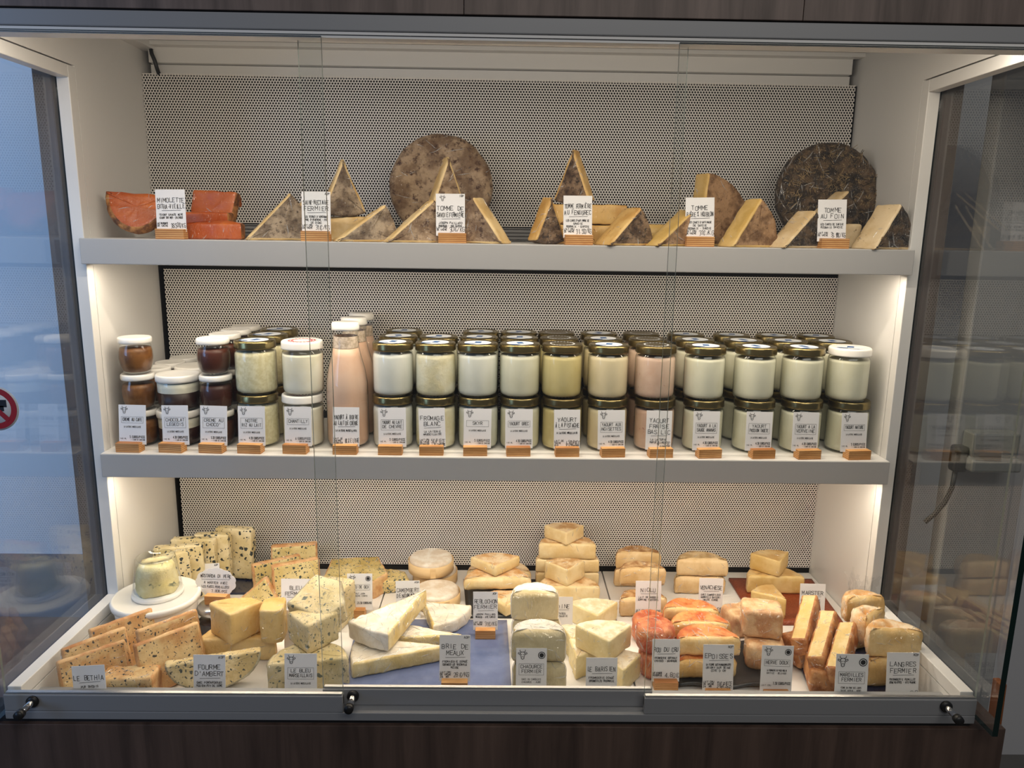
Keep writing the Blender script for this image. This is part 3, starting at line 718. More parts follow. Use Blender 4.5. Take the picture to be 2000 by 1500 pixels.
# ------------------------------------------------------------------ lower shelf: jars
Z2 = .995
RJ, HJ = .0412, .1062
JG = lathe([(0, .0015), (.034, .0015), (.0385, .003), (.0408, .008), (RJ, .014), (RJ, .078), (.0402, .084), (.0372, .0885), (.0368, .0895), (.0385, .0905), (.0385, .0930)], 40); JG.materials.append(MATS['jar_glass'])
def fill(mat, top=.0835): 
    me = lathe([(0, .004), (.034, .004), (.0380, .006), (.0396, .010), (.0400, .015), (.0400, .076), (.0392, .081), (.0372, top), (0, top+.0005)], 40); me.materials.append(MATS[mat]); return me
def lid(mat, R=.0412, z=.0905, h=.0155):
    me = lathe([(R-.004, z-.0005), (R, z), (R+.0004, z+.002), (R-.0002, z+.0045), (R, z+h-.004), (R-.001, z+h-.0012), (R-.003, z+h), (R-.005, z+h-.001), (0, z+h-.0012)], 44); me.materials.append(MATS[mat]); return me
LG, LGD, LW = lid('gold_lid'), lid('gold_lid_dark'), lid('white_lid', .0415)
def label_mesh(kind):
    bm = bmesh.new(); z = HJ-.0009; n = 32
    f = bm.faces.new([bm.verts.new((.0275*cos(2*pi*i/n), .0275*sin(2*pi*i/n), z)) for i in range(n)])
    if kind == 'blue':
        for x0, x1, y0, y1 in ((-.006, .007, -.008, .012), (-.024, -.004, -.019, -.014), (-.022, .018, -.0225, -.020)):
            f = bm.faces.new([bm.verts.new((x, y, z+.0003)) for x, y in ((x0, y0), (x1, y0), (x1, y1), (x0, y1))]); f.material_index = 1
    else:
        bmesh.ops.delete(bm, geom=list(bm.faces), context='FACES')
        n = 22
        for i in range(n):
            a = 2*pi*i/n
            for r in ((.024,) if kind == 'gold' else (.026, .020)):
                p = Vector((r*cos(a), r*sin(a), z+.0003)); t = Vector((-sin(a), cos(a), 0))*.0022; q = Vector((cos(a), sin(a), 0))*.0016
                bm.faces.new([bm.verts.new(v) for v in (p-t-q, p+t-q, p+t+q, p-t+q)])
    me = done(bm)
    for x in ({'blue': ('label_white', 'label_blue'), 'gold': ('label_white',), 'red': ('ink_red',)}[kind]): me.materials.append(MATS[x])
    return me
LBL = {k: label_mesh(k) for k in ('blue', 'gold', 'red')}
def mk(name, me, parent, z=0):
    o = bpy.data.objects.new(name, me); COL.objects.link(o); o.parent = parent; o.location = (0, 0, z); return o
def proto_jar(name, fillm, lidm, lab=None): return (name, [('glass', JG), ('contents', fillm), ('lid', lidm)]+([('lid_label', LBL[lab])] if lab else []))
def put(proto, label, x, y, z, group, rz=None):
    name, ps = proto
    e = empty(name, label, 'bottle' if 'bottle' in name else 'jar', (x, y, z), group, (0, 0, random.uniform(-.5, .5) if rz is None else rz))
    for pn, me in ps: mk(pn, me, e)
    e.scale = (.972, .972, 1)
    return e
# small bulbous pots
PG = lathe([(0, .0012), (.022, .0012), (.026, .003), (.0300, .014), (.0322, .030), (.0318, .044), (.0290, .056), (.0270, .060), (.0270, .064)], 36); PG.materials.append(MATS['jar_glass'])
def pot(mat):
    a = lathe([(0, .004), (.022, .004), (.0250, .006), (.0290, .016), (.0311, .030), (.0306, .043), (.0285, .051), (0, .0515)], 36); a.materials.append(MATS[mat])
    return ('glass_pot', [('glass', PG), ('contents', a), ('lid', PL)])
PL = lathe([(.029, .0600), (.0315, .0602), (.0322, .063), (.0318, .069), (.030, .0715), (.028, .0708), (0, .0708)], 40); PL.materials.append(MATS['white_lid'])
POTC, POTD = pot('coffee_cream'), pot('chocolate')
# low wide pots of chocolate with cream on top
WG = lathe([(0, .0012), (.034, .0012), (.0380, .004), (.0405, .012), (.0415, .045), (.0418, .058), (.040, .061)], 40); WG.materials.append(MATS['jar_glass'])
a = lathe([(0, .004), (.034, .004), (.0372, .006), (.0393, .013), (.0400, .036), (0, .0362)], 40); a.materials.append(MATS['chocolate_dark'])
b = lathe([(.0401, .0364), (.0403, .045), (.0404, .0545), (0, .055)], 40); b.materials.append(MATS['whipped'])
c = lathe([(.040, .057), (.0428, .0575), (.0432, .061), (.0430, .068), (.0412, .0712), (.039, .0702), (0, .0702)], 44); c.materials.append(MATS['white_lid'])
LIEG = ('glass_pot', [('glass', WG), ('contents', a), ('cream_layer', b), ('lid', c)])
PJ, PW = .0722, .0716
J = {
 'rice': proto_jar('glass_jar', fill('rice_milk'), LG, 'blue'), 'chantilly': proto_jar('glass_jar', fill('whipped', .080), LW, 'red'),
 'goat': proto_jar('glass_jar', fill('yogurt_goat'), LG, 'blue'), 'curd': proto_jar('glass_jar', fill('curd_white'), LG, 'blue'),
 'skyr': proto_jar('glass_jar', fill('yogurt_white'), LG, 'blue'), 'greek': proto_jar('glass_jar', fill('yogurt_greek'), LG, 'blue'),
 'pistachio': proto_jar('glass_jar', fill('yogurt_pistachio'), LGD, 'gold'), 'hazelnut': proto_jar('glass_jar', fill('yogurt_hazelnut'), LG, 'blue'),
 'strawberry': proto_jar('glass_jar', fill('yogurt_strawberry'), LGD, 'gold'), 'plain': proto_jar('glass_jar', fill('yogurt_greek', .082), LG, 'blue'),
 'plain_white': proto_jar('glass_jar', fill('yogurt_greek', .082), LW, 'blue')}
ROWS = (-.2185, -.1330, -.0475)
RN = ('front row', 'second row', 'rear row'); LV = ('bottom', 'top')
def column(kind, px0, px1, desc, rows=3, pr=None):
    """stacks of two, row behind row; px0/px1: the front stack's lower and upper jar"""
    for r in range(rows):
        for l in range(2):
            y = ROWS[r]+random.uniform(-.0008, .0008)
            x = xat((px0, px1)[l], ROWS[0], Z2+.05+l*HJ)+random.uniform(-.0012, .0012)*(r > 0)
            k = kind if not pr else pr(r, l)
            put(J[k], '%s, %s of its stack, %s' % (desc(k), LV[l], RN[r]), x, y, Z2+l*HJ, 'big jars on the lower shelf')
D = lambda s: (lambda k: s)
column('rice', 505, 500, D('gold-lidded jar of rice pudding'))
column('chantilly', 593, 592, D('white-lidded jar of chantilly cream'), 1)
column('goat', 768, 768, D('gold-lidded jar of white goat yogurt'))
column('curd', 851, 851, D('gold-lidded jar of lumpy fromage blanc'), 2)
column('skyr', 934, 933, D('gold-lidded jar of white skyr'))
column('greek', 1015, 1015, D('gold-lidded jar of greek yogurt'))
column('pistachio', 1097, 1097, D('dark-lidded jar of green-beige pistachio yogurt'))
column('hazelnut', 1185, 1187, D('gold-lidded jar of beige hazelnut yogurt'))
column('strawberry', 1277, 1279, D('dark-lidded jar of pink speckled strawberry yogurt'))
column('plain', 1372, 1375, D('gold-lidded jar of sage pineapple yogurt'))
column('plain', 1470, 1473, D('gold-lidded jar of passion fruit yogurt'))
column('plain', 1562, 1566, D('gold-lidded jar of verbena yogurt'))
column('plain', 1654, 1655, lambda k: ('white-lidded' if k == 'plain_white' else 'gold-lidded')+' jar of plain yogurt next to the side wall', 3, lambda r, l: 'plain_white' if (r, l) == (0, 1) else 'plain')
# pots
PR = (-.226, -.160, -.094, -.030)
RN4 = ('front row', 'second row', 'third row', 'rear row'); LV3 = ('bottom', 'middle', 'top')
for r in range(4):
    for l in range(3 if r == 0 else 2):
        x = xat((277, 271, 265)[l], PR[0], Z2+.04+l*PJ)
        put(POTC, 'small white-lidded pot of brown coffee cream, %s of its stack, %s' % (LV3[l] if r == 0 else LV[l], RN4[r]), x+.004*r, PR[r], Z2+l*PJ, 'small pots on the lower shelf')
    for l in range(3):
        x = xat((427, 423, 417)[l], PR[0], Z2+.04+l*PJ)
        put(POTD, 'small white-lidded pot of dark chocolate cream, %s of its stack, %s' % (LV3[l], RN4[r]), x, PR[r], Z2+l*PJ, 'small pots on the lower shelf')
for r in range(2):
    for l in range(2):
        put(LIEG, 'wide white-lidded pot of layered chocolate and cream, %s of its stack, %s' % (LV[l], RN[r]), xat((351, 349)[l], ROWS[0], Z2+.04+l*PW), (-.218, -.128)[r], Z2+l*PW, 'wide pots on the lower shelf')
# bottles
BG = lathe([(0, .002), (.036, .002), (.0405, .006), (.0425, .014), (.0425, .110), (.0415, .130), (.0370, .158), (.0300, .182), (.0262, .200), (.0250, .225), (.0262, .236), (.0262, .240)], 44); BG.materials.append(MATS['jar_glass'])
a = lathe([(0, .005), (.036, .005), (.0392, .008), (.0412, .015), (.0412, .110), (.0402, .130), (.0358, .158), (.0288, .182), (.0255, .198), (0, .1985)], 44); a.materials.append(MATS['yogurt_pink'])
n2 = lathe([(.0252, .199), (.0242, .222)], 40); n2.materials.append(MATS['yogurt_neck'] if 'yogurt_neck' in MATS else milk('yogurt_neck', sr(196, 176, 156), sr(226, 206, 188), None, 160))
b = lathe([(.0262, .2335), (.0275, .234), (.0278, .238), (.0274, .246), (.0258, .2485), (0, .2475)], 40); b.materials.append(MATS['white_lid'])
BOT = ('milk_bottle', [('glass', BG), ('contents', a), ('neck_residue', n2), ('cap', b)])
for r, lab in enumerate(('pink drinking yogurt bottle standing in front of two others', 'pink drinking yogurt bottle in the middle of three', 'pink drinking yogurt bottle at the back of three')):
    put(BOT, lab, xat(680, -.213, Z2+.08), (-.2175, -.1315, -.0455)[r], Z2, 'drinking yogurt bottles')
# lower shelf cards
GM = 'cards on the lower shelf'
yc = -.282
for px, bpx, top, yaw, roll, kind, args, nmx in (
    (256, 254, 790, -2, 0, 'p', (('CREME AU CAFE',), '5'), 'CREME AU CAFE'),
    (341, 337, 792, -4, -2, 'p', (('CHOCOLAT', 'LEGEOIS'), '4.50'), 'CHOCOLAT LEGEOIS'),
    (415, 415, 792, -3, 0, 'p', (('CREME AU', "CHOCO'"), '3.50'), "CREME AU CHOCO"),
    (490, 490, 791, -3, -1, 'p', (('NOTRE', 'RIZ AU LAIT'), '4.50'), 'NOTRE RIZ AU LAIT'),
    (581, 578, 791, -3, -1, 'p', (('CHANTILLY',), '6'), 'CHANTILLY'),
    (675, 675, 796, 0, 0, 'h', (('YAOURT À BOIRE', 'AU LAIT DE CHEVRE'), ('LA LAITERIE MARSEILLAISE',), '8€/LE LITRE', ('LAIT DE', 'CHEVRE', 'FERMIER')), 'YAOURT À BOIRE'),
    (766, 763, 790, 0, -1, 'p', (('YAOURT AU LAIT', 'DE CHEVRE'), '5'), 'YAOURT AU LAIT DE CHEVRE'),
    (845, 843, 795, 1, -2, 'h', (('FROMAGE', 'BLANC'), ('LA LAITERIE', 'MARSEILLAISE'), '5€/PIECE', ('LAIT CRU', 'DE VACHE', 'FERMIER'), None, False, '+ 1€ CONSIGNE'), 'FROMAGE BLANC'),
    (932, 928, 796, 2, 1, 'p', (('SKYR',), '5'), 'SKYR'),
    (1014, 1012, 799, 2, 0, 'p', (('YAOURT GREC',), '4.50'), 'YAOURT GREC'),
    (1108, 1107, 797, 2, 0, 'h', (('YAOURT', 'À LA PISTACHE'), ('LA LAITERIE MARSEILLAISE',), '6,50€/PIECE', ('LAIT DE', 'VACHE', 'BIO'), None, False, '+ 1€ CONSIGNE'), 'YAOURT À LA PISTACHE'),
    (1195, 1196, 800, 3, 0, 'p', (('YAOURT AUX', 'NOISETTES'), '4.50'), 'YAOURT AUX NOISETTES'),
    (1287, 1289, 811, 3, 1.5, 'h', (('YAOURT', 'FRAISE', 'BASILIC'), ('LA LAITERIE', 'MARSEILLAISE'), '4,50€', None, None, False, '+ 1€ CONSIGNE'), 'YAOURT FRAISE BASILIC'),
    (1380, 1384, 801, 4, 1.5, 'p', (('YAOURT A LA', 'SAUGE ANANAS'), '4.50'), 'YAOURT A LA SAUGE ANANAS'),
    (1483, 1488, 797, 4, 2, 'p', (('YAOURT', 'PASSION TAGETE'), '4.50'), 'YAOURT PASSION TAGETE'),
    (1574, 1577, 797, 4, 2, 'p', (('YAOURT A LA', 'VERVEINE'), '4.50'), 'YAOURT A LA VERVEINE'),
    (1670, 1674, 796, 4, 1, 'p', (('YAOURT NATURE',), '3'), 'YAOURT NATURE')):
    w_ = .0535 if kind == 'p' else .051
    x = xat(px, yc, Z2+.04); bx = xat(bpx, yc, Z2+.01)
    fn = printed(*args) if kind == 'p' else hand(*args)
    card('white %s card reading %s in a pine block' % ('printed' if kind == 'p' else 'handwritten', nmx), (x, yc, Z2), w_, .077, fn, GM, 7, yaw*1.5, .0465, bx-x, roll=roll)

# ------------------------------------------------------------------ case floor: blue cheeses
ZF = .62
def slab(name, label, px, py, z, w, hgt, t, yaw, lean, mats, group, tags='rrrr', top='c', anchor='c', **k):
    """square slice standing on edge, face to the front; the pixel is its foot (c centre, l left, r right end)"""
    p = on(px, py, z); yw = rad(yaw)
    dx = {'c': 0, 'l': w/2, 'r': -w/2}[anchor]; p = p+Vector((cos(yw), sin(yw), 0))*dx
    pts = [(-w/2, 0, tags[0]), (w/2, 0, tags[1]), (w/2, hgt, tags[2]), (-w/2, hgt, tags[3])]
    return cheese(name, label, pts, t, mats, p, (rad(90-lean), 0, yw), group=group, top=top, **k)
def by_top(px, py, z, back=0):                # foot position from where a top corner shows
    q = on(px, py, z); return q
BE = M('rind_tan', 'blue_bethia'); g = 'blue-veined bethia slices'
def slab_tr(name, label, tl, tr, z0, hgt, t, lean, mats, group, **k):
    """slice whose upper corners show at the pixels tl and tr; stands at z0"""
    zt = z0+hgt*cos(rad(lean)); a = on(*tl, zt); b = on(*tr, zt); d = b-a; yaw = math.atan2(d.y, d.x); w = d.length
    n = Vector((-sin(yaw), cos(yaw), 0)); foot = (a+b)/2-n*hgt*sin(rad(lean)); foot.z = z0
    pts = [(-w/2, 0, 'r'), (w/2, 0, 'r'), (w/2, hgt, 'r'), (-w/2, hgt, 'r')]
    return cheese(name, label, pts, t, mats, foot, (rad(90-lean), 0, yaw), group=group, top='c', **k)
for tl, tr, h, lab in (((262, 1231), (380, 1188), .104, 'bethia slice standing behind another, beside the mustard jar'), ((170, 1229), (293, 1186), .098, 'rearmost bethia slice beside the white tub'),
                       ((257, 1259), (383, 1213), .094, 'large bethia slice with face fully visible beside the ambert'), ((115, 1267), (242, 1222), .091, 'middle bethia slice of the three along the side wall'), ((107, 1292), (241, 1247), .084, 'front bethia slice standing behind its price card')):
    slab_tr('blue_cheese_slice', lab, tl, tr, ZF, h, .012, 16, BE, g, amp=.0010)
cheese('blue_cheese_wedge', 'low thick bethia wedge with bare crumbly top, before the slices', rect(.090, .044, 'crrr'), .056, M('rind_tan', 'blue_bethia'), on(258, 1370, ZF), (0, 0, rad(4)), group=g, top='c', amp=.0016)
# gorgonzola tub with an upturned jar on its lid
p = on(305, 1161, ZF+.090); p.z = ZF
tb = empty('gorgonzola_tub', 'round white tub with flat lid behind the bethia slices', 'tub', p)
link('tub_body', lathe([(0, 0), (.070, 0), (.077, .08), (.077, .084)], 48), 'white_lid', tb)
link('tub_lid', lathe([(.077, .078), (.0815, .079), (.0825, .086), (.0805, .0905), (.077, .091), (.075, .089), (0, .089)], 64), 'white_lid', tb)
p = on(309, 1159, ZF+.0895)
uj = empty('upturned_jar', 'upturned glass jar of gorgonzola standing on the white tub', 'jar', p)
link('lid', lathe([(0, 0), (.047, 0), (.0478, .004), (.0465, .009), (0, .009)], 48), 'white_lid', uj)
link('glass', lathe([(.0462, .009), (.0455, .016), (.0440, .022), (.0395, .060), (.0370, .076), (.0350, .079), (.0330, .0785), (.0315, .074), (0, .072)], 48), 'jar_glass', uj)
me, ml = loft(disc(.0395), .058, {'r': 'gorgonzola'}, r=.012, rb=.003, amp=.0035, freq=38, seed=5, taper=.16); o = link('contents', me, ml, uj); o.location = (0, 0, .010)
# roquefort slices
g = 'roquefort slices'; RQ = M('blue_roquefort', 'blue_roquefort')
o = box('dark_plate', 'navy_plate', -.08, .08, -.055, .055, 0, .005, .002); o.location = on(468, 1140, ZF); tag(o, 'small dark blue plate under the roquefort slices', 'plate')
for i, (tl, tr, h, lab) in enumerate((((430, 1024), (499, 1029), .119, 'rearmost roquefort slice touching the perforated back'), ((384, 1038), (452, 1038), .119, 'fourth roquefort slice, second from the perforated back'),
    ((340, 1047), (424, 1047), .119, 'middle roquefort slice of five'), ((302, 1065), (399, 1057), .119, 'second roquefort slice counted from the upturned jar'), ((274, 1093), (362, 1069), .119, 'roquefort slice right behind the upturned jar'))):
    slab_tr('roquefort_slice', lab, tl, tr, ZF+.0055, h, .024, 3, RQ, g, amp=.0012, r=.003)
# mustard pear jar with a cloud-shaped card
p = on(425, 1232, ZF)
mj = empty('mostarda_jar', 'small glass jar of dark pear mostarda with silver lid', 'jar', p)
link('glass', lathe([(0, .001), (.030, .001), (.0335, .004), (.034, .010), (.034, .044), (.032, .049)], 40), 'jar_glass', mj)
link('contents', lathe([(0, .003), (.029, .003), (.0322, .006), (.0325, .030), (0, .031)], 40), 'mostarda', mj)
link('lid', lathe([(.033, .046), (.0345, .047), (.0345, .058), (.033, .060), (0, .0595)], 40), 'aluminium', mj)
link('label', lathe([(.0343, .008), (.0343, .028)], 40), 'ink_grey', mj)
# bleu fermier
g = 'bleu slices'; BA = M('rind_tan', 'blue_auvergne')
slab_tr('blue_cheese_slice', 'rear bleu slice leaning at the perforated back', (530, 1062), (620, 1056), ZF, .082, .020, 6, BA, g)
slab_tr('blue_cheese_slice', 'bleu slice standing beside the roquefort', (489, 1100), (583, 1079), ZF, .068, .016, 8, BA, g)
slab_tr('blue_cheese_slice', 'front bleu slice standing behind its price card', (528, 1102), (620, 1085), ZF, .082, .018, 8, BA, g)
q = on(505, 1180, ZF)
cheese('blue_cheese_wedge', 'triangular bleu slice leaning behind the mostarda jar', [(-.055, 0, 'r'), (.05, 0, 'r'), (.018, .062, 'r')], .020, BA, q, (rad(72), 0, rad(6)), group=g, top='c')
# fourme de montbrison
g = 'fourme de montbrison pieces'; FM = M('fourme_orange', 'fourme_paste')
cheese('fourme_piece', 'bottom fourme de montbrison block under two others', sector(.072, 180, start=0), .046, FM, on(464, 1292, ZF), (0, 0, rad(3)), group=g, top='c')
flat('fourme_piece', 'fourme de montbrison wedge with corner to the front, behind its card', 452, 1262, ZF+.047, .072, 88, .062, 96, FM, g, top='c')
cheese('fourme_piece', 'upright fourme de montbrison block with rounded orange rind beside the bleu', rect(.044, .055, 'ccrr'), .066, FM, on(536, 1242, ZF+.047), (0, 0, rad(6)), group=g, top='r', rc=.012)
# fourme d'ambert: thick half slice, round edge down
g = None; FA = M('rind_blue', 'blue_ambert')
pts = [(x*1.0, -y*.72, t) for x, y, t in sector(.080, 180)][::-1]; pts = [(pts[i][0], pts[i][1]+.0576, pts[(i+1) % len(pts)][2]) for i in range(len(pts))]
cheese('blue_cheese_half', 'half-moon slice of fourme d ambert standing behind its card', pts, .026, FA, on(422, 1338, ZF), (rad(78), 0, rad(18)), top='c', bot='r')
# bleu marseillais
g = 'bleu marseillais pieces'; BM = M('rind_blue', 'blue_marseille')
cheese('blue_cheese_half', 'bottom half wheel of bleu marseillais behind its card', sector(.070, 180, start=0), .060, BM, on(604, 1352, ZF), (0, 0, rad(10)), group=g, top='c')
flat('blue_cheese_wedge', 'cube-like bleu marseillais wedge with corner to the front', 601, 1280, ZF+.061, .070, 84, .056, 92, BM, g, top='c')
cheese('blue_cheese_wedge', 'film-wrapped bleu marseillais block behind the cube-like wedge', rect(.060, .070), .085, BM, on(655, 1215, ZF), (0, 0, rad(-18)), group=g, top='c')
cheese('blue_cheese_wedge', 'topmost bleu marseillais piece tilted to show its spotted cut face', [(-.050, -.032, 'c'), (.030, -.045, 'c'), (.054, -.005, 'r'), (.025, .045, 'r'), (-.030, .045, 'r')], .050, BM, on(630, 1196, ZF+.088), (rad(24), rad(6), rad(-14)), group=g, top='c')
# bleu de gex
g = 'bleu de gex pieces'; GX = M('rind_tan', 'blue_gex')
cheese('blue_cheese_wedge', 'broad bleu de gex wedge with pale rind behind its card', [(-.064, -.030, 'r'), (.050, -.052, 'r'), (.078, -.014, 'r'), (.050, .066, 'r'), (-.058, .060, 'r')], .046, GX, on(692, 1150, ZF), (rad(4), 0, rad(4)), group=g, top='c')
cheese('blue_cheese_wedge', 'thin bleu de gex wedge beside the camembert boxes', [(-.045, -.035, 'c'), (.045, -.022, 'c'), (.03, .025, 'r'), (-.05, .05, 'c')], .030, GX, on(764, 1148, ZF), (0, 0, 0), group=g, top='c')

# ------------------------------------------------------------------ camembert, brie, reblochon
g = 'camemberts in veneer boxes'
def cam_box(label, px, py, z, rz, y=None):
    e = empty('camembert_box', label, 'boxed cheese', on(px, py, z) if y is None else (xat(px, y, z), y, z), g, (0, 0, rad(rz)))
    link('veneer_box', lathe([(0, .001), (.0505, .001), (.0520, .0012), (.0520, .026), (.0505, .026), (.0505, .012)], 56), 'box_veneer', e)
    link('veneer_seam', done(boxbm(-.006, .006, -.0532, -.0516, .002, .025, .0004)), 'box_veneer', e)
    me, ml = loft(disc(.0492), .030, {'r': 'camembert_rind'}, r=.006, amp=.0009, seed=px); o = link('cheese', me, ml, e); o.location = (0, 0, .003)
    return e
cam_box('camembert box standing alone on the tray behind the brie', 853, 1176, ZF, 30)
cam_box('camembert box at the back, under another box', 850, 0, ZF, -20, -.055)
cam_box('topmost camembert box with white rind showing', 842, 0, ZF+.034, 10, -.070)
# blue ceramic platter
a, b_, c_, d_ = on(700, 1219, ZF), on(990, 1221, ZF), on(1000, 1372, ZF), on(664, 1372, ZF)
def platter(name, mat, label, quad, h, rim, cat='platter', wav=0):
    bm = bmesh.new(); N = 14; rows = []
    def P(u, v): return quad[3].lerp(quad[2], u).lerp(quad[0].lerp(quad[1], u), v)
    for lay in (1, 0):
        grid = []
        for i in range(N+1):
            rw = []
            for j in range(N+1):
                u, v = i/N, j/N; p = P(u, v); e = min(u, v, 1-u, 1-v)
                z = h+rim*max(0, 1-e/.09)**2+wav*sin(u*9)*cos(v*7)*max(0, 1-e/.12) if lay else .0+max(0, rim*max(0, 1-e/.09)**2+wav*sin(u*9)*cos(v*7)*max(0, 1-e/.12)-.002+.002)*.9
                rw.append(bm.verts.new((p.x, p.y, p.z+max(z, .0002))))
            grid.append(rw)
        rows.append(grid)
    for k, grid in enumerate(rows):
        for i in range(N):
            for j in range(N):
                f = (grid[i][j], grid[i+1][j], grid[i+1][j+1], grid[i][j+1]); bm.faces.new(f if k == 0 else f[::-1])
    T, B = rows
    for i in range(N):
        for (a1, a2, b1, b2) in ((T[i][0], T[i+1][0], B[i][0], B[i+1][0]), (T[i+1][N], T[i][N], B[i+1][N], B[i][N]), (T[0][i+1], T[0][i], B[0][i+1], B[0][i]), (T[N][i], T[N][i+1], B[N][i], B[N][i+1])):
            bm.faces.new((b1, b2, a2, a1))
    bmesh.ops.recalc_face_normals(bm, faces=bm.faces)
    o = link(name, done(bm, True), mat); return tag(o, label, cat)
platter('ceramic_platter', 'blue_ceramic', 'glossy grey-blue ceramic platter under the brie', (a, b_, c_, d_), .006, .006)
g = 'brie de meaux wedges'; BI = M('brie_rind', 'brie_paste'); zb = ZF+.0065
flat('brie_wedge', 'long brie wedge at the bottom with cut side to the front', 880, 1288, zb, .185, 30, .030, 186, BI, g, amp=.0016)
flat('brie_wedge', 'brie wedge on the platter behind the other wedges', 826, 1198, zb, .105, 66, .028, -40, BI, g, amp=.0016)
flat('brie_wedge', 'thin brie wedge lying between the bottom wedge and its neighbour', 905, 1262, zb, .130, 26, .024, 172, BI, g, amp=.0016)
flat('brie_wedge', 'topmost brie wedge, point away and broad rind end to the front', 834, 1181, zb+.034, .190, 30, .036, 239, BI, g, tilt=(0, 0), amp=.0018)
# reblochon on a slate
q = [on(*p_, ZF) for p_ in ((905, 1135), (1050, 1135), (1050, 1208), (912, 1208))]
platter('slate_plate', 'slate', 'dark slate plate under the reblochon pieces', q, .005, 0, 'plate')
g = 'reblochon pieces'; RB = M('reblochon_rind', 'reblochon_paste'); zs = ZF+.0055
halfy('reblochon_half', 'half reblochon at the back of its slate', 974, -.090, zs, .074, .034, 88, RB, g, r=.008, amp=.0014)
flat('reblochon_wedge', 'reblochon wedge with corner to the front, lowest on the slate', 988, 1207, zs, .078, 88, .027, 84, RB, g, r=.006, amp=.0014)
halfy('reblochon_half', 'half reblochon lying across the front of its slate', 972, -.172, zs+.028, .074, .028, 93, RB, g, r=.009, amp=.0014)
halfy('reblochon_wedge', 'topmost reblochon wedge with its corner to the front', 968, -.168, zs+.0575, .078, .024, 92, RB, g, ang=92, r=.004, amp=.0012)
# tall pile of washed-rind halves
g = 'halves and wedges in the tall pile'; TG = M('persillee_rind', 'reblochon_paste')
halfy('soft_cheese_half', 'half wheel at the foot of the tall pile, against the back', 1108, -.082, ZF, .074, .032, 92, TG, g, r=.005)
halfy('soft_cheese_half', 'second half wheel from below in the rear pile', 1108, -.080, ZF+.0325, .074, .032, 90, TG, g, r=.005)
halfy('soft_cheese_half', 'third half wheel from below, under the crowning wedge', 1108, -.080, ZF+.065, .066, .038, 90, TG, g, r=.005)
halfy('soft_cheese_wedge', 'wedge crowning the tall pile at the very top', 1106, -.088, ZF+.1035, .066, .030, 92, TG, g, ang=92, r=.003)
halfy('soft_cheese_half', 'half wheel in front at the foot of the tall pile', 1110, -.158, ZF, .070, .036, 92, TG, g, r=.005)
halfy('soft_cheese_wedge', 'wedge with its corner to the front, on the front half wheel', 1107, -.158, ZF+.0365, .066, .040, 92, TG, g, ang=90, r=.003)
# chaource
g = 'film-wrapped chaource halves'; CH = M('chaource_rind', 'chaource_paste')
for px, py, z, R, lab in ((1052, 1352, ZF, .048, 'bottom front chaource half behind its card'), (1051, 1291, ZF+.061, .0485, 'upper front chaource half with its cut face showing'),
                          (1046, 1262, ZF, .048, 'bottom rear chaource half of the wrapped stack'), (1044, 1210, ZF+.061, .047, 'upper rear chaource half of the wrapped stack')):
    half('chaource_half', lab, px, py, z, R, .060, 90, CH, g, r=.011, amp=.0016, ang=200)
# le barisien
g = 'barisien wedges'; BS = M('barisien_rind', 'barisien_paste')
flat('barisien_wedge', 'rear barisien wedge beside the chaource', 1166, 1240, ZF, .078, 84, .042, 92, BS, g, r=.003)
flat('barisien_wedge', 'barisien wedge lying under the top one, next to the chaource', 1124, 1330, ZF, .070, 60, .046, 66, BS, g, r=.003)
flat('barisien_wedge', 'film-wrapped barisien wedge lying next to the orange cru cheeses', 1216, 1356, ZF, .070, 70, .046, 88, BS, g, r=.003)
flat('barisien_wedge', 'small barisien wedge tucked against the chaource', 1116, 1290, ZF, .058, 60, .044, 80, BS, g, r=.003)
flat('barisien_wedge', 'topmost barisien wedge with its corner to the front', 1188, 1297, ZF+.047, .080, 84, .044, 92, BS, g, r=.003)

# ------------------------------------------------------------------ washed-rind cheeses on the right
g = 'niolu halves'; NI = M('niolu_rind', 'niolu_paste')
halfy('niolu_half', 'bottom rear niolu half against the back', 1243, -.085, ZF, .052, .044, 90, NI, g, r=.008, amp=.0016)
halfy('niolu_half', 'topmost niolu half, brown rind up', 1246, -.085, ZF+.0445, .052, .040, 88, NI, g, r=.008, amp=.0016)
half('niolu_half', 'bottom front niolu half behind its card', 1256, 1206, ZF, .051, .044, 92, NI, g, r=.008, amp=.0016)
halfy('niolu_half', 'upper front niolu half with pale cut face', 1255, -.168, ZF+.0445, .051, .040, 90, NI, g, r=.008, amp=.0016)
g = 'small orange cru cheeses'; CU_ = {'r': 'cru_rind'}
for px, py, z, lab in ((1284, 1312, ZF, 'bottom front orange cru cheese behind its card'), (1278, 1262, ZF+.049, 'upper front orange cru cheese in crinkled film'), (1268, 1246, ZF, 'rear orange cru cheese on the tray')):
    cheese('cru_cheese', lab, disc(.036), .048, CU_, on(px, py, z), group=g, r=.010, amp=.0020)
g = 'venachese halves'; VE = M('venachese_rind', 'niolu_paste')
halfy('venachese_half', 'bottom venachese half against the back', 1366, -.120, ZF, .058, .042, 88, VE, g, r=.010, amp=.0014)
halfy('venachese_half', 'top venachese half wrapped in film', 1371, -.118, ZF+.0425, .058, .042, 87, VE, g, r=.010, amp=.0014)
q = [on(*p_, ZF) for p_ in ((1322, 1262), (1480, 1262), (1496, 1348), (1322, 1346))]
platter('wavy_slate_dish', 'slate', 'black wavy-edged slate dish under the epoisses', q, .005, .004, 'dish', .006)
g = 'epoisses halves'; EP = M('epoisses_rind', 'epoisses_paste'); ze = ZF+.0058
half('epoisses_half', 'rearmost epoisses half with pale cut face', 1352, 1246, ze, .058, .034, 86, EP, g, r=.008, amp=.0016)
half('epoisses_half', 'upper rear epoisses half resting on another', 1350, 1216, ze+.034, .056, .028, 84, EP, g, r=.008, amp=.0016)
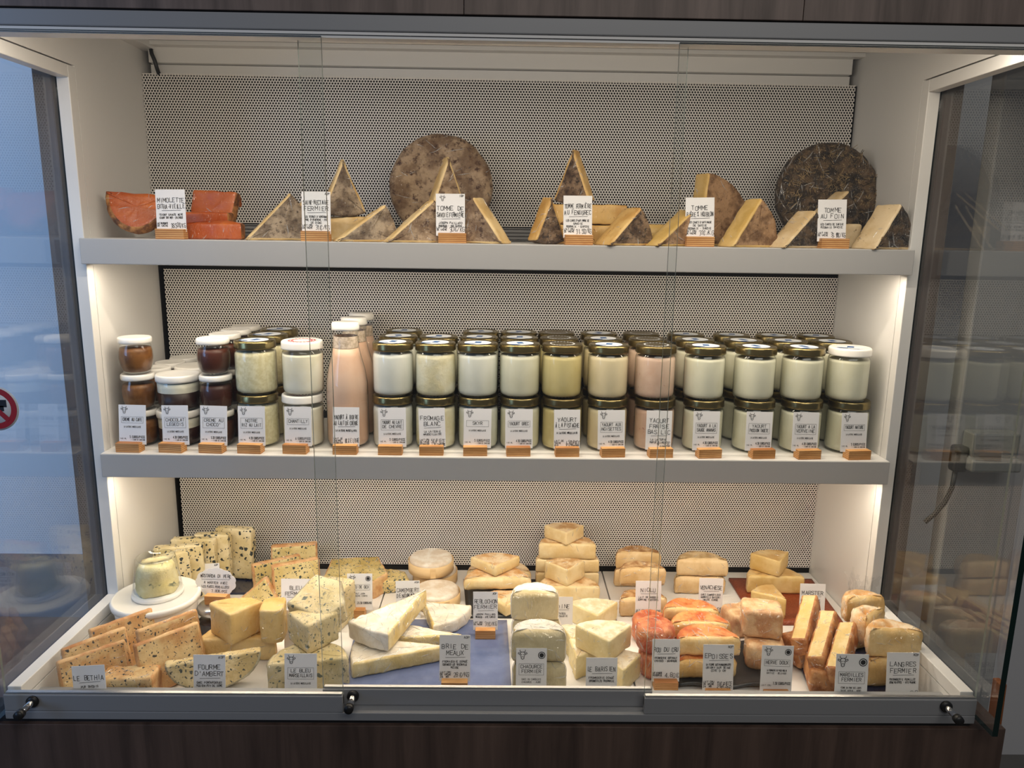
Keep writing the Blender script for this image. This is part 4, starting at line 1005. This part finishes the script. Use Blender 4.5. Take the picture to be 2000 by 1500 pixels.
half('epoisses_half', 'bottom front epoisses half on the black dish', 1378, 1326, ze, .058, .036, 94, EP, g, r=.008, amp=.0016)
half('epoisses_half', 'upper front epoisses half with shiny orange rind', 1384, 1283, ze+.0365, .060, .036, 91, EP, g, r=.008, amp=.0018)
half('epoisses_half', 'middle epoisses half leaning between the front and rear ones', 1368, 1250, ze+.0365, .058, .034, 88, EP, g, r=.008, amp=.0018)
g = 'herve bricks'; HE = {'c': 'herve_rind'}
cheese('herve_brick', 'rear herve brick lying low beside the epoisses', rect(.060, .060), .050, HE, on(1442, 1232, ZF), (0, 0, rad(14)), group=g, top='c', r=.008, rc=.010, amp=.0016)
cheese('herve_brick', 'bottom front herve brick behind its card', rect(.070, .062), .052, HE, on(1490, 1296, ZF), (0, 0, rad(-12)), group=g, top='c', r=.008, rc=.010, amp=.0016)
cheese('herve_brick', 'topmost herve brick with scored top', rect(.074, .064), .054, HE, on(1484, 1232, ZF+.053), (0, 0, rad(-12)), group=g, top='c', r=.007, rc=.009, amp=.0016)
# marster on a brown board
q = [on(*p_, ZF) for p_ in ((1423, 1133), (1585, 1135), (1636, 1200), (1530, 1224))]; q[3] = on(1478, 1222, ZF); q[2] = on(1648, 1222, ZF)
platter('brown_board', 'brown_tray', 'reddish brown textured board under the marster', q, .006, 0, 'board')
g = 'marster pieces'; MS = M('marster_rind', 'marster_paste'); zm = ZF+.0065
halfy('marster_half', 'bottom marster half with its long cut side to the front', 1514, -.125, zm, .064, .042, 88, MS, g, r=.005)
halfy('marster_wedge', 'topmost marster wedge with its corner to the front', 1522, -.130, zm+.0425, .070, .038, 98, MS, g, ang=86, r=.003)
flat('marster_wedge', 'marster wedge standing in front on the brown board', 1534, 1210, zm, .074, 58, .046, 122, MS, g, r=.003)
# maroilles and langres on a navy plate
q = [on(*p_, ZF) for p_ in ((1545, 1262), (1720, 1262), (1800, 1376), (1590, 1376))]
platter('navy_platter', 'navy_plate', 'dark navy platter under the maroilles and langres', q, .005, .003)
g = 'maroilles pieces'; MR = M('maroilles_rind', 'maroilles_paste'); zr = ZF+.0058
cheese('maroilles_brick', 'bottom rear maroilles brick under the leaning bars', rect(.070, .060, 'rrrr'), .045, MR, on(1568, 1286, zr), (0, 0, rad(20)), group=g, r=.006, rc=.006)
cheese('maroilles_brick', 'bottom front maroilles brick beside its card', rect(.085, .075, 'rrrr'), .046, MR, on(1622, 1338, zr), (0, 0, rad(-14)), group=g, r=.006, rc=.006)
for (x0, y0), (x1, y1), lab in (((1560, 1243), (1580, 1166), 'maroilles bar leaning nearest the brown board'), ((1592, 1278), (1616, 1196), 'middle maroilles bar of the three leaning ones'), ((1630, 1298), (1653, 1218), 'maroilles bar leaning nearest its card')):
    a = on(x0, y0, zr+.068); b_ = on(x1, y1, zr+.088); d = (b_-a); ln = d.length; yaw = math.atan2(d.y, d.x)
    mid = (a+b_)/2; pit = math.asin(d.z/ln)
    o = cheese('maroilles_bar', lab, rect(ln+.018, .031, 'rrrr'), .036, MR, (0, 0, 0), group=g, top='c', bot='r', r=.004, rc=.005, amp=.0014)
    mm = Matrix.Rotation(yaw, 4, 'Z') @ Matrix.Rotation(-pit, 4, 'Y') @ Matrix.Rotation(rad(-16), 4, 'X'); mm.translation = mid-mm.to_3x3() @ Vector((0, 0, .036)); o.matrix_world = mm
g = 'langres pieces'; LA = M('langres_rind', 'langres_paste')
def langres(label, px, py, z, R, h, head, ang=190): return half('langres_half', label, px, py, z, R, h, head, LA, g, r=.010, rb=.008, amp=.0024, ang=ang, dip=.012)
langres('bottom rear langres half on the navy platter', 1700, 1262, zr, .044, .050, 110)
lr = langres('rearmost langres half, film twisted up behind it', 1686, 1212, zr+.051, .042, .050, 100)
langres('bottom front langres half behind its card', 1738, 1338, zr, .046, .052, 94)
langres('middle langres half with hollow pale top', 1702, 1250, zr+.051, .040, .054, 130)
langres('upper front langres half with broad cut face', 1744, 1284, zr+.053, .048, .054, 86)

bm = bmesh.new()
for k in range(7):
    a = rad(-50+k*14); P0 = Vector((.03*cos(a), .03*sin(a), .045)); L = random.uniform(.03, .055); d = Vector((cos(a)*.6, sin(a)*.6-.3, random.uniform(.3, .9))).normalized(); pv = None
    for q in range(6):
        c = P0+d*L*q/5+Vector((random.uniform(-.002, .002),)*3); wv = Vector((-sin(a), cos(a), .3))*(.009*(1-q/6)+.002)*(1 if q % 2 else .6)
        r2 = (bm.verts.new(c-wv), bm.verts.new(c+wv))
        if pv: bm.faces.new((pv[0], pv[1], r2[1], r2[0]))
        pv = r2
thin_glass('cling_film', .10, (.97, .97, .97), 1, .08)
link('film_tail', done(bm), 'cling_film', lr)

# ------------------------------------------------------------------ cards on the case floor
GF = 'cards on the case floor'
def fcard(kind, nmx, cx_, top, bot, w_px, args, block=0, z=ZF, lean=8, yaw=0, roll=0, w=None, h=None, bx=0, **kw):
    """cx_, bot: pixel at the card's foot on height z"""
    if bot < 0:
        p = Vector((xat(cx_, bot, z), bot, z)); h = (aty(cx_, top, bot).z-z)/cos(rad(lean))
    else: p = on(cx_, bot, z)
    dist = (p-CP).dot(CF); s = dist/FPX; w = w or w_px*s; h = h or .080
    fn = printed(*args, **kw) if kind == 'p' else hand(*args, **kw)
    return card('white %s card reading %s%s' % ('printed' if kind == 'p' else 'handwritten', nmx, ' in a pine block' if block else ''), p, w, h, fn, GF, lean, yaw, block, bx, roll)
fcard('h', 'LE BETHIA', 179, 1309, -.563, 64, (('LE BETHIA',), ('PUR BREBIS', 'BETHMALE')), 0, roll=-4)
fcard('p', 'GORGONZOLA', 330, 1172, 1240, 54, (('GORGONZOLA',), None, ('A LA CUILLERE',), None, True))
fcard('h', 'ROQUEFORT', 404, 1090, 1172, 58, (('ROQUEFORT',), ('CARLES', 'ROQUEFORT - AVEYRON'), None, None, 'AOP'), 0, roll=-4)
fcard('h', 'FOURME DE MONTBRISON', 461, 1212, -.400, 55, (('FOURME DE', 'MONTBRISON', 'FERMIÈRE'), ('GAEC DES EPILOBES', 'AUX MARGES', 'SAUVAIN - LOIRE')), 0, roll=1)
fcard('h', "FOURME D'AMBERT", 409, 1288, -.535, 62, (('FOURME', "D'AMBERT"), ('GAEC PONTARCROUET', 'REGION PUY DE DOME'), None, None, 'AOP'), 0)
fcard('h', 'BLEU FERMIER', 577, 1126, 1204, 56, (('BLEU', 'FERMIER'), ('GAEC', 'PUY DE DOME'), '27€/KG', ('LAIT CRU',)), 0)
fcard('h', 'BLEU, half hidden by the cube-like wedge', 575, 1195, 1272, 40, (('BLEU',), ('GAEC',), None, None), 0)
fcard('p', 'LE BLEU MARSEILLAIS', 587, 1285, -.522, 63, (('LE BLEU', 'MARSEILLAIS'),), 0)
fcard('p', 'BLEU DE GEX', 703, 1112, 1203, 49, (('BLEU DE GEX',), '23.50', ('HAUT JURA', 'FRANCHE COMTE'), None, True, False, 'EUROS/KG'), .024, roll=-.5, h=.078)
fcard('h', 'CAMEMBERT DE NORMANDIE', 798, 1125, 1208, 47, (('CAMEMBERT', 'DE NORMANDIE'), ('FROMAGERIE DE NORMANDIE', 'DOMFRONT - ORNE'), '8€/PIECE', ('LAIT CRU', 'DE VACHE'), 'AOP'), 0, roll=-2)
fcard('h', 'BRIE DE MEAUX', 888, 1230, 1345, 60, (('BRIE DE', 'MEAUX'), ('FROMAGERIE DONGÉ', 'COUSANCES LES TRICONVILLE', 'MEUSE'), '28€/KG', ('LAIT CRU', 'DE VACHE', '24% MG'), 'AOP'), .046, z=ZF+.0062, h=.084)
fcard('h', 'REBLOCHON FERMIER', 948, 1142, 1243, 48, (('REBLOCHON', 'FERMIER'), ('JOSEPH PAILLARD', 'MANIGOD - HTE SAVOIE'), '31€/KG', ('LAIT CRU', 'DE VACHE'), 'AOP'), .040, z=ZF+.006, roll=-.5, h=.078)
fcard('h', 'GODINE', 1094, 1152, 1240, 48, (('GODINE',), ('ALPAGES', 'HTE SAVOIE'), '27,50€', None), 0, h=.078)
fcard('p', 'CHAOURCE FERMIER', 1037, 1275, -.516, 60, (('CHAOURCE', 'FERMIER'), None, ('GAEC DU CAROLOIS', 'CHAOURCE - AUBE'), None, True), 0)
fcard('h', 'LE BARISIEN', 1174, 1293, -.526, 61, (('LE BARISIEN',), ('FROMAGERIE DONGÉ', 'COUSANCES LES TRICONVILLE')), 0)
fcard('h', 'NIOLU', 1265, 1137, 1218, 50, (('NIOLU',), ('LAIT DE BREBIS', 'DOMAINE PASTORAL'), '10,10€', ('LAIT CRU', 'DE BREBIS')), .034, h=.078)
fcard('h', 'ROU DU CRU', 1299, 1260, 1345, 54, (('ROU DU CRU',), ('FROMAGERIE BERTHAUT', 'EPOISSES - BOURGOGNE'), '4,80€', ('LAIT DE VACHE', 'PASTEURISE')), .042, h=.078)
fcard('h', 'VENACHESE', 1386, 1130, 1214, 47, (('VENACHESE',), ('GAEC CAMPODILOCO', 'MURATO & GHISONI', 'HAUTE CORSE'), '24€/PIECE', None, None, False, '12€/DEMI'), .022, bx=.012, roll=1)
fcard('h', 'EPOISSES', 1401, 1265, 1364, 60, (('EPOISSES',), ('LA FERME DES MARRONNIERS', 'ORIGNY SUR SEINE', 'COTE D OR'), '13€/PIECE', ('LAIT CRU', 'DE VACHE', '24% MG'), 'AOP', False, '6,50/DEMI'), .044, h=.084)
fcard('p', 'HERVE DOUX', 1514, 1257, 1366, 62, (('HERVE DOUX',), '7.50', ('LA FROMAGERIE DU VIEUX MOULIN', 'BATTICE - BELGIQUE'), 'LAIT CRU', True, False), .044, roll=1.5, h=.084)
fcard('h', 'MARSTER', 1585, 1137, 1214, 50, (('MARSTER',), ('LA LAITERIE', 'MARSEILLAISE')), 0, z=ZF+.0065, roll=1)
fcard('p', 'MAROILLES FERMIER', 1660, 1288, -.557, 64, (('MAROILLES', 'FERMIER'), None, ('FERME DU PONT DES LOUPS', 'SAINT AUBIN - NORD'), None, True), 0, z=ZF+.006, roll=1)
fcard('h', 'LANGRES FERMIER', 1762, 1283, -.520, 64, (('LANGRES', 'FERMIER'), ('FROMAGERIE REMILLET', 'GENEVRIERES - HTE MARNE'), '9€', None, 'AOP'), 0, z=ZF+.006)
p = on(425, 1230, ZF); p.z = ZF+.0602
def cloud(k, w, h):
    k.text('MOSTARDA DI PERE', 0, h*.68, .0062, .0008, w*.78, 'c', 1); k.line([(-w*.36, h*.60), (w*.36, h*.62)], .0006)
    k.text('A MARIER AVEC', 0, h*.45, .0045, .0007, w*.6, 'c', 1); k.text('LES PATES PERSILLEES!', 0, h*.30, .0045, .0007, w*.72, 'c', 1); k.text('7,80€/PCE', w*.30, h*.14, .0050, .0007, w*.4, 'r', 1)
card('cloud-shaped handwritten card reading MOSTARDA DI PERE on the small jar', p, .080, .056, cloud, GF, 8, -4, .044, .004, cloud=True)

# ------------------------------------------------------------------ cling film: raised creases on the wrapped cheeses
from mathutils.bvhtree import BVHTree
mt, nt, b = nm('film_crease'); nt.nodes.remove(b)
t_ = nd(nt, 'ShaderNodeBsdfTransparent'); g_ = nd(nt, 'ShaderNodeBsdfGlossy'); g_.inputs['Roughness'].default_value = .18
d_2 = nd(nt, 'ShaderNodeBsdfDiffuse'); d_2.inputs[0].default_value = (.9, .9, .88, 1); y_ = nd(nt, 'ShaderNodeMixShader'); y_.inputs[0].default_value = .38
nt.links.new(d_2.outputs[0], y_.inputs[1]); nt.links.new(g_.outputs[0], y_.inputs[2])
x_ = nd(nt, 'ShaderNodeMixShader'); x_.inputs[0].default_value = .42
nt.links.new(t_.outputs[0], x_.inputs[1]); nt.links.new(y_.outputs[0], x_.inputs[2]); nt.links.new(x_.outputs[0], nt.nodes['Material Output'].inputs[0])
def creases(o, n, L, rad_=.00085):
    me = o.data; bv = BVHTree.FromPolygons([v.co for v in me.vertices], [tuple(p.vertices) for p in me.polygons])
    ar = [p.area for p in me.polygons]; tot = sum(ar)
    rnd = random.Random(sum(map(ord, o.name)) * 7 + len(me.vertices)); bm = bmesh.new()
    picks = rnd.choices(range(len(ar)), weights=ar, k=n); main = Vector((rnd.uniform(-1, 1), rnd.uniform(-1, 1), rnd.uniform(-1, 1)))
    for pi_ in picks:
        p = me.polygons[pi_]; c = p.center.copy(); nn = p.normal.copy()
        d = (main*.9+Vector((rnd.uniform(-1, 1), rnd.uniform(-1, 1), rnd.uniform(-1, 1)))*.7); d = (d-nn*d.dot(nn))
        if d.length < .05: continue
        d.normalize(); ln = rnd.uniform(.35, 1)*L; k = max(4, int(ln/.0045)); pts = []
        for i in range(k):
            loc, nn, _, _ = bv.find_nearest(c)
            if loc is None: break
            pts.append((loc, nn)); d = (d-nn*d.dot(nn)+Vector((rnd.uniform(-1, 1), rnd.uniform(-1, 1), rnd.uniform(-1, 1)))*.16)
            if d.length < .05: break
            d.normalize(); c = loc+d*(ln/k)
        if len(pts) < 3: continue
        prev = None
        for i, (q, nq) in enumerate(pts):
            t = (pts[min(i+1, len(pts)-1)][0]-pts[max(i-1, 0)][0])
            if t.length < 1e-6: continue
            sd = t.normalized().cross(nq); w_ = rad_*(1-abs(2*i/(len(pts)-1)-1)**2*.8)*rnd.uniform(.6, 1.3)
            ring = [bm.verts.new(q+sd*w_*a+nq*(w_*b_*1.2+.0002)) for a, b_ in ((-1, 0), (-.6, .8), (.6, .8), (1, 0))]
            if prev:
                for a in range(3): bm.faces.new((prev[a], ring[a], ring[a+1], prev[a+1]))
            prev = ring
    link('cling_film', done(bm, True), 'film_crease', o)
FILM = {'mimolette_piece': (10, .03), 'tomme_wedge': (12, .035), 'tomme_half': (10, .03), 'tomme_cheese': (60, .05), 'hay_tomme': (110, .05), 'hay_tomme_wedge': (18, .03), 'blue_cheese_slice': (10, .03), 'blue_cheese_wedge': (34, .03),
        'blue_cheese_half': (40, .035), 'fourme_piece': (26, .035), 'brie_wedge': (80, .05), 'reblochon_half': (22, .03), 'reblochon_wedge': (18, .025), 'soft_cheese_half': (18, .03), 'soft_cheese_wedge': (14, .025), 'chaource_half': (44, .035), 'barisien_wedge': (22, .025),
        'niolu_half': (26, .025), 'cru_cheese': (60, .025), 'venachese_half': (30, .03), 'epoisses_half': (46, .03), 'herve_brick': (34, .03), 'marster_half': (12, .03), 'marster_wedge': (10, .025), 'maroilles_bar': (60, .025), 'maroilles_brick': (30, .03), 'langres_half': (50, .025), 'roquefort_slice': (12, .03)}
for o in [x for x in COL.objects if x.type == 'MESH' and x.parent is None]:
    k = o.name.split('.')[0]
    if k in FILM: creases(o, *FILM[k])
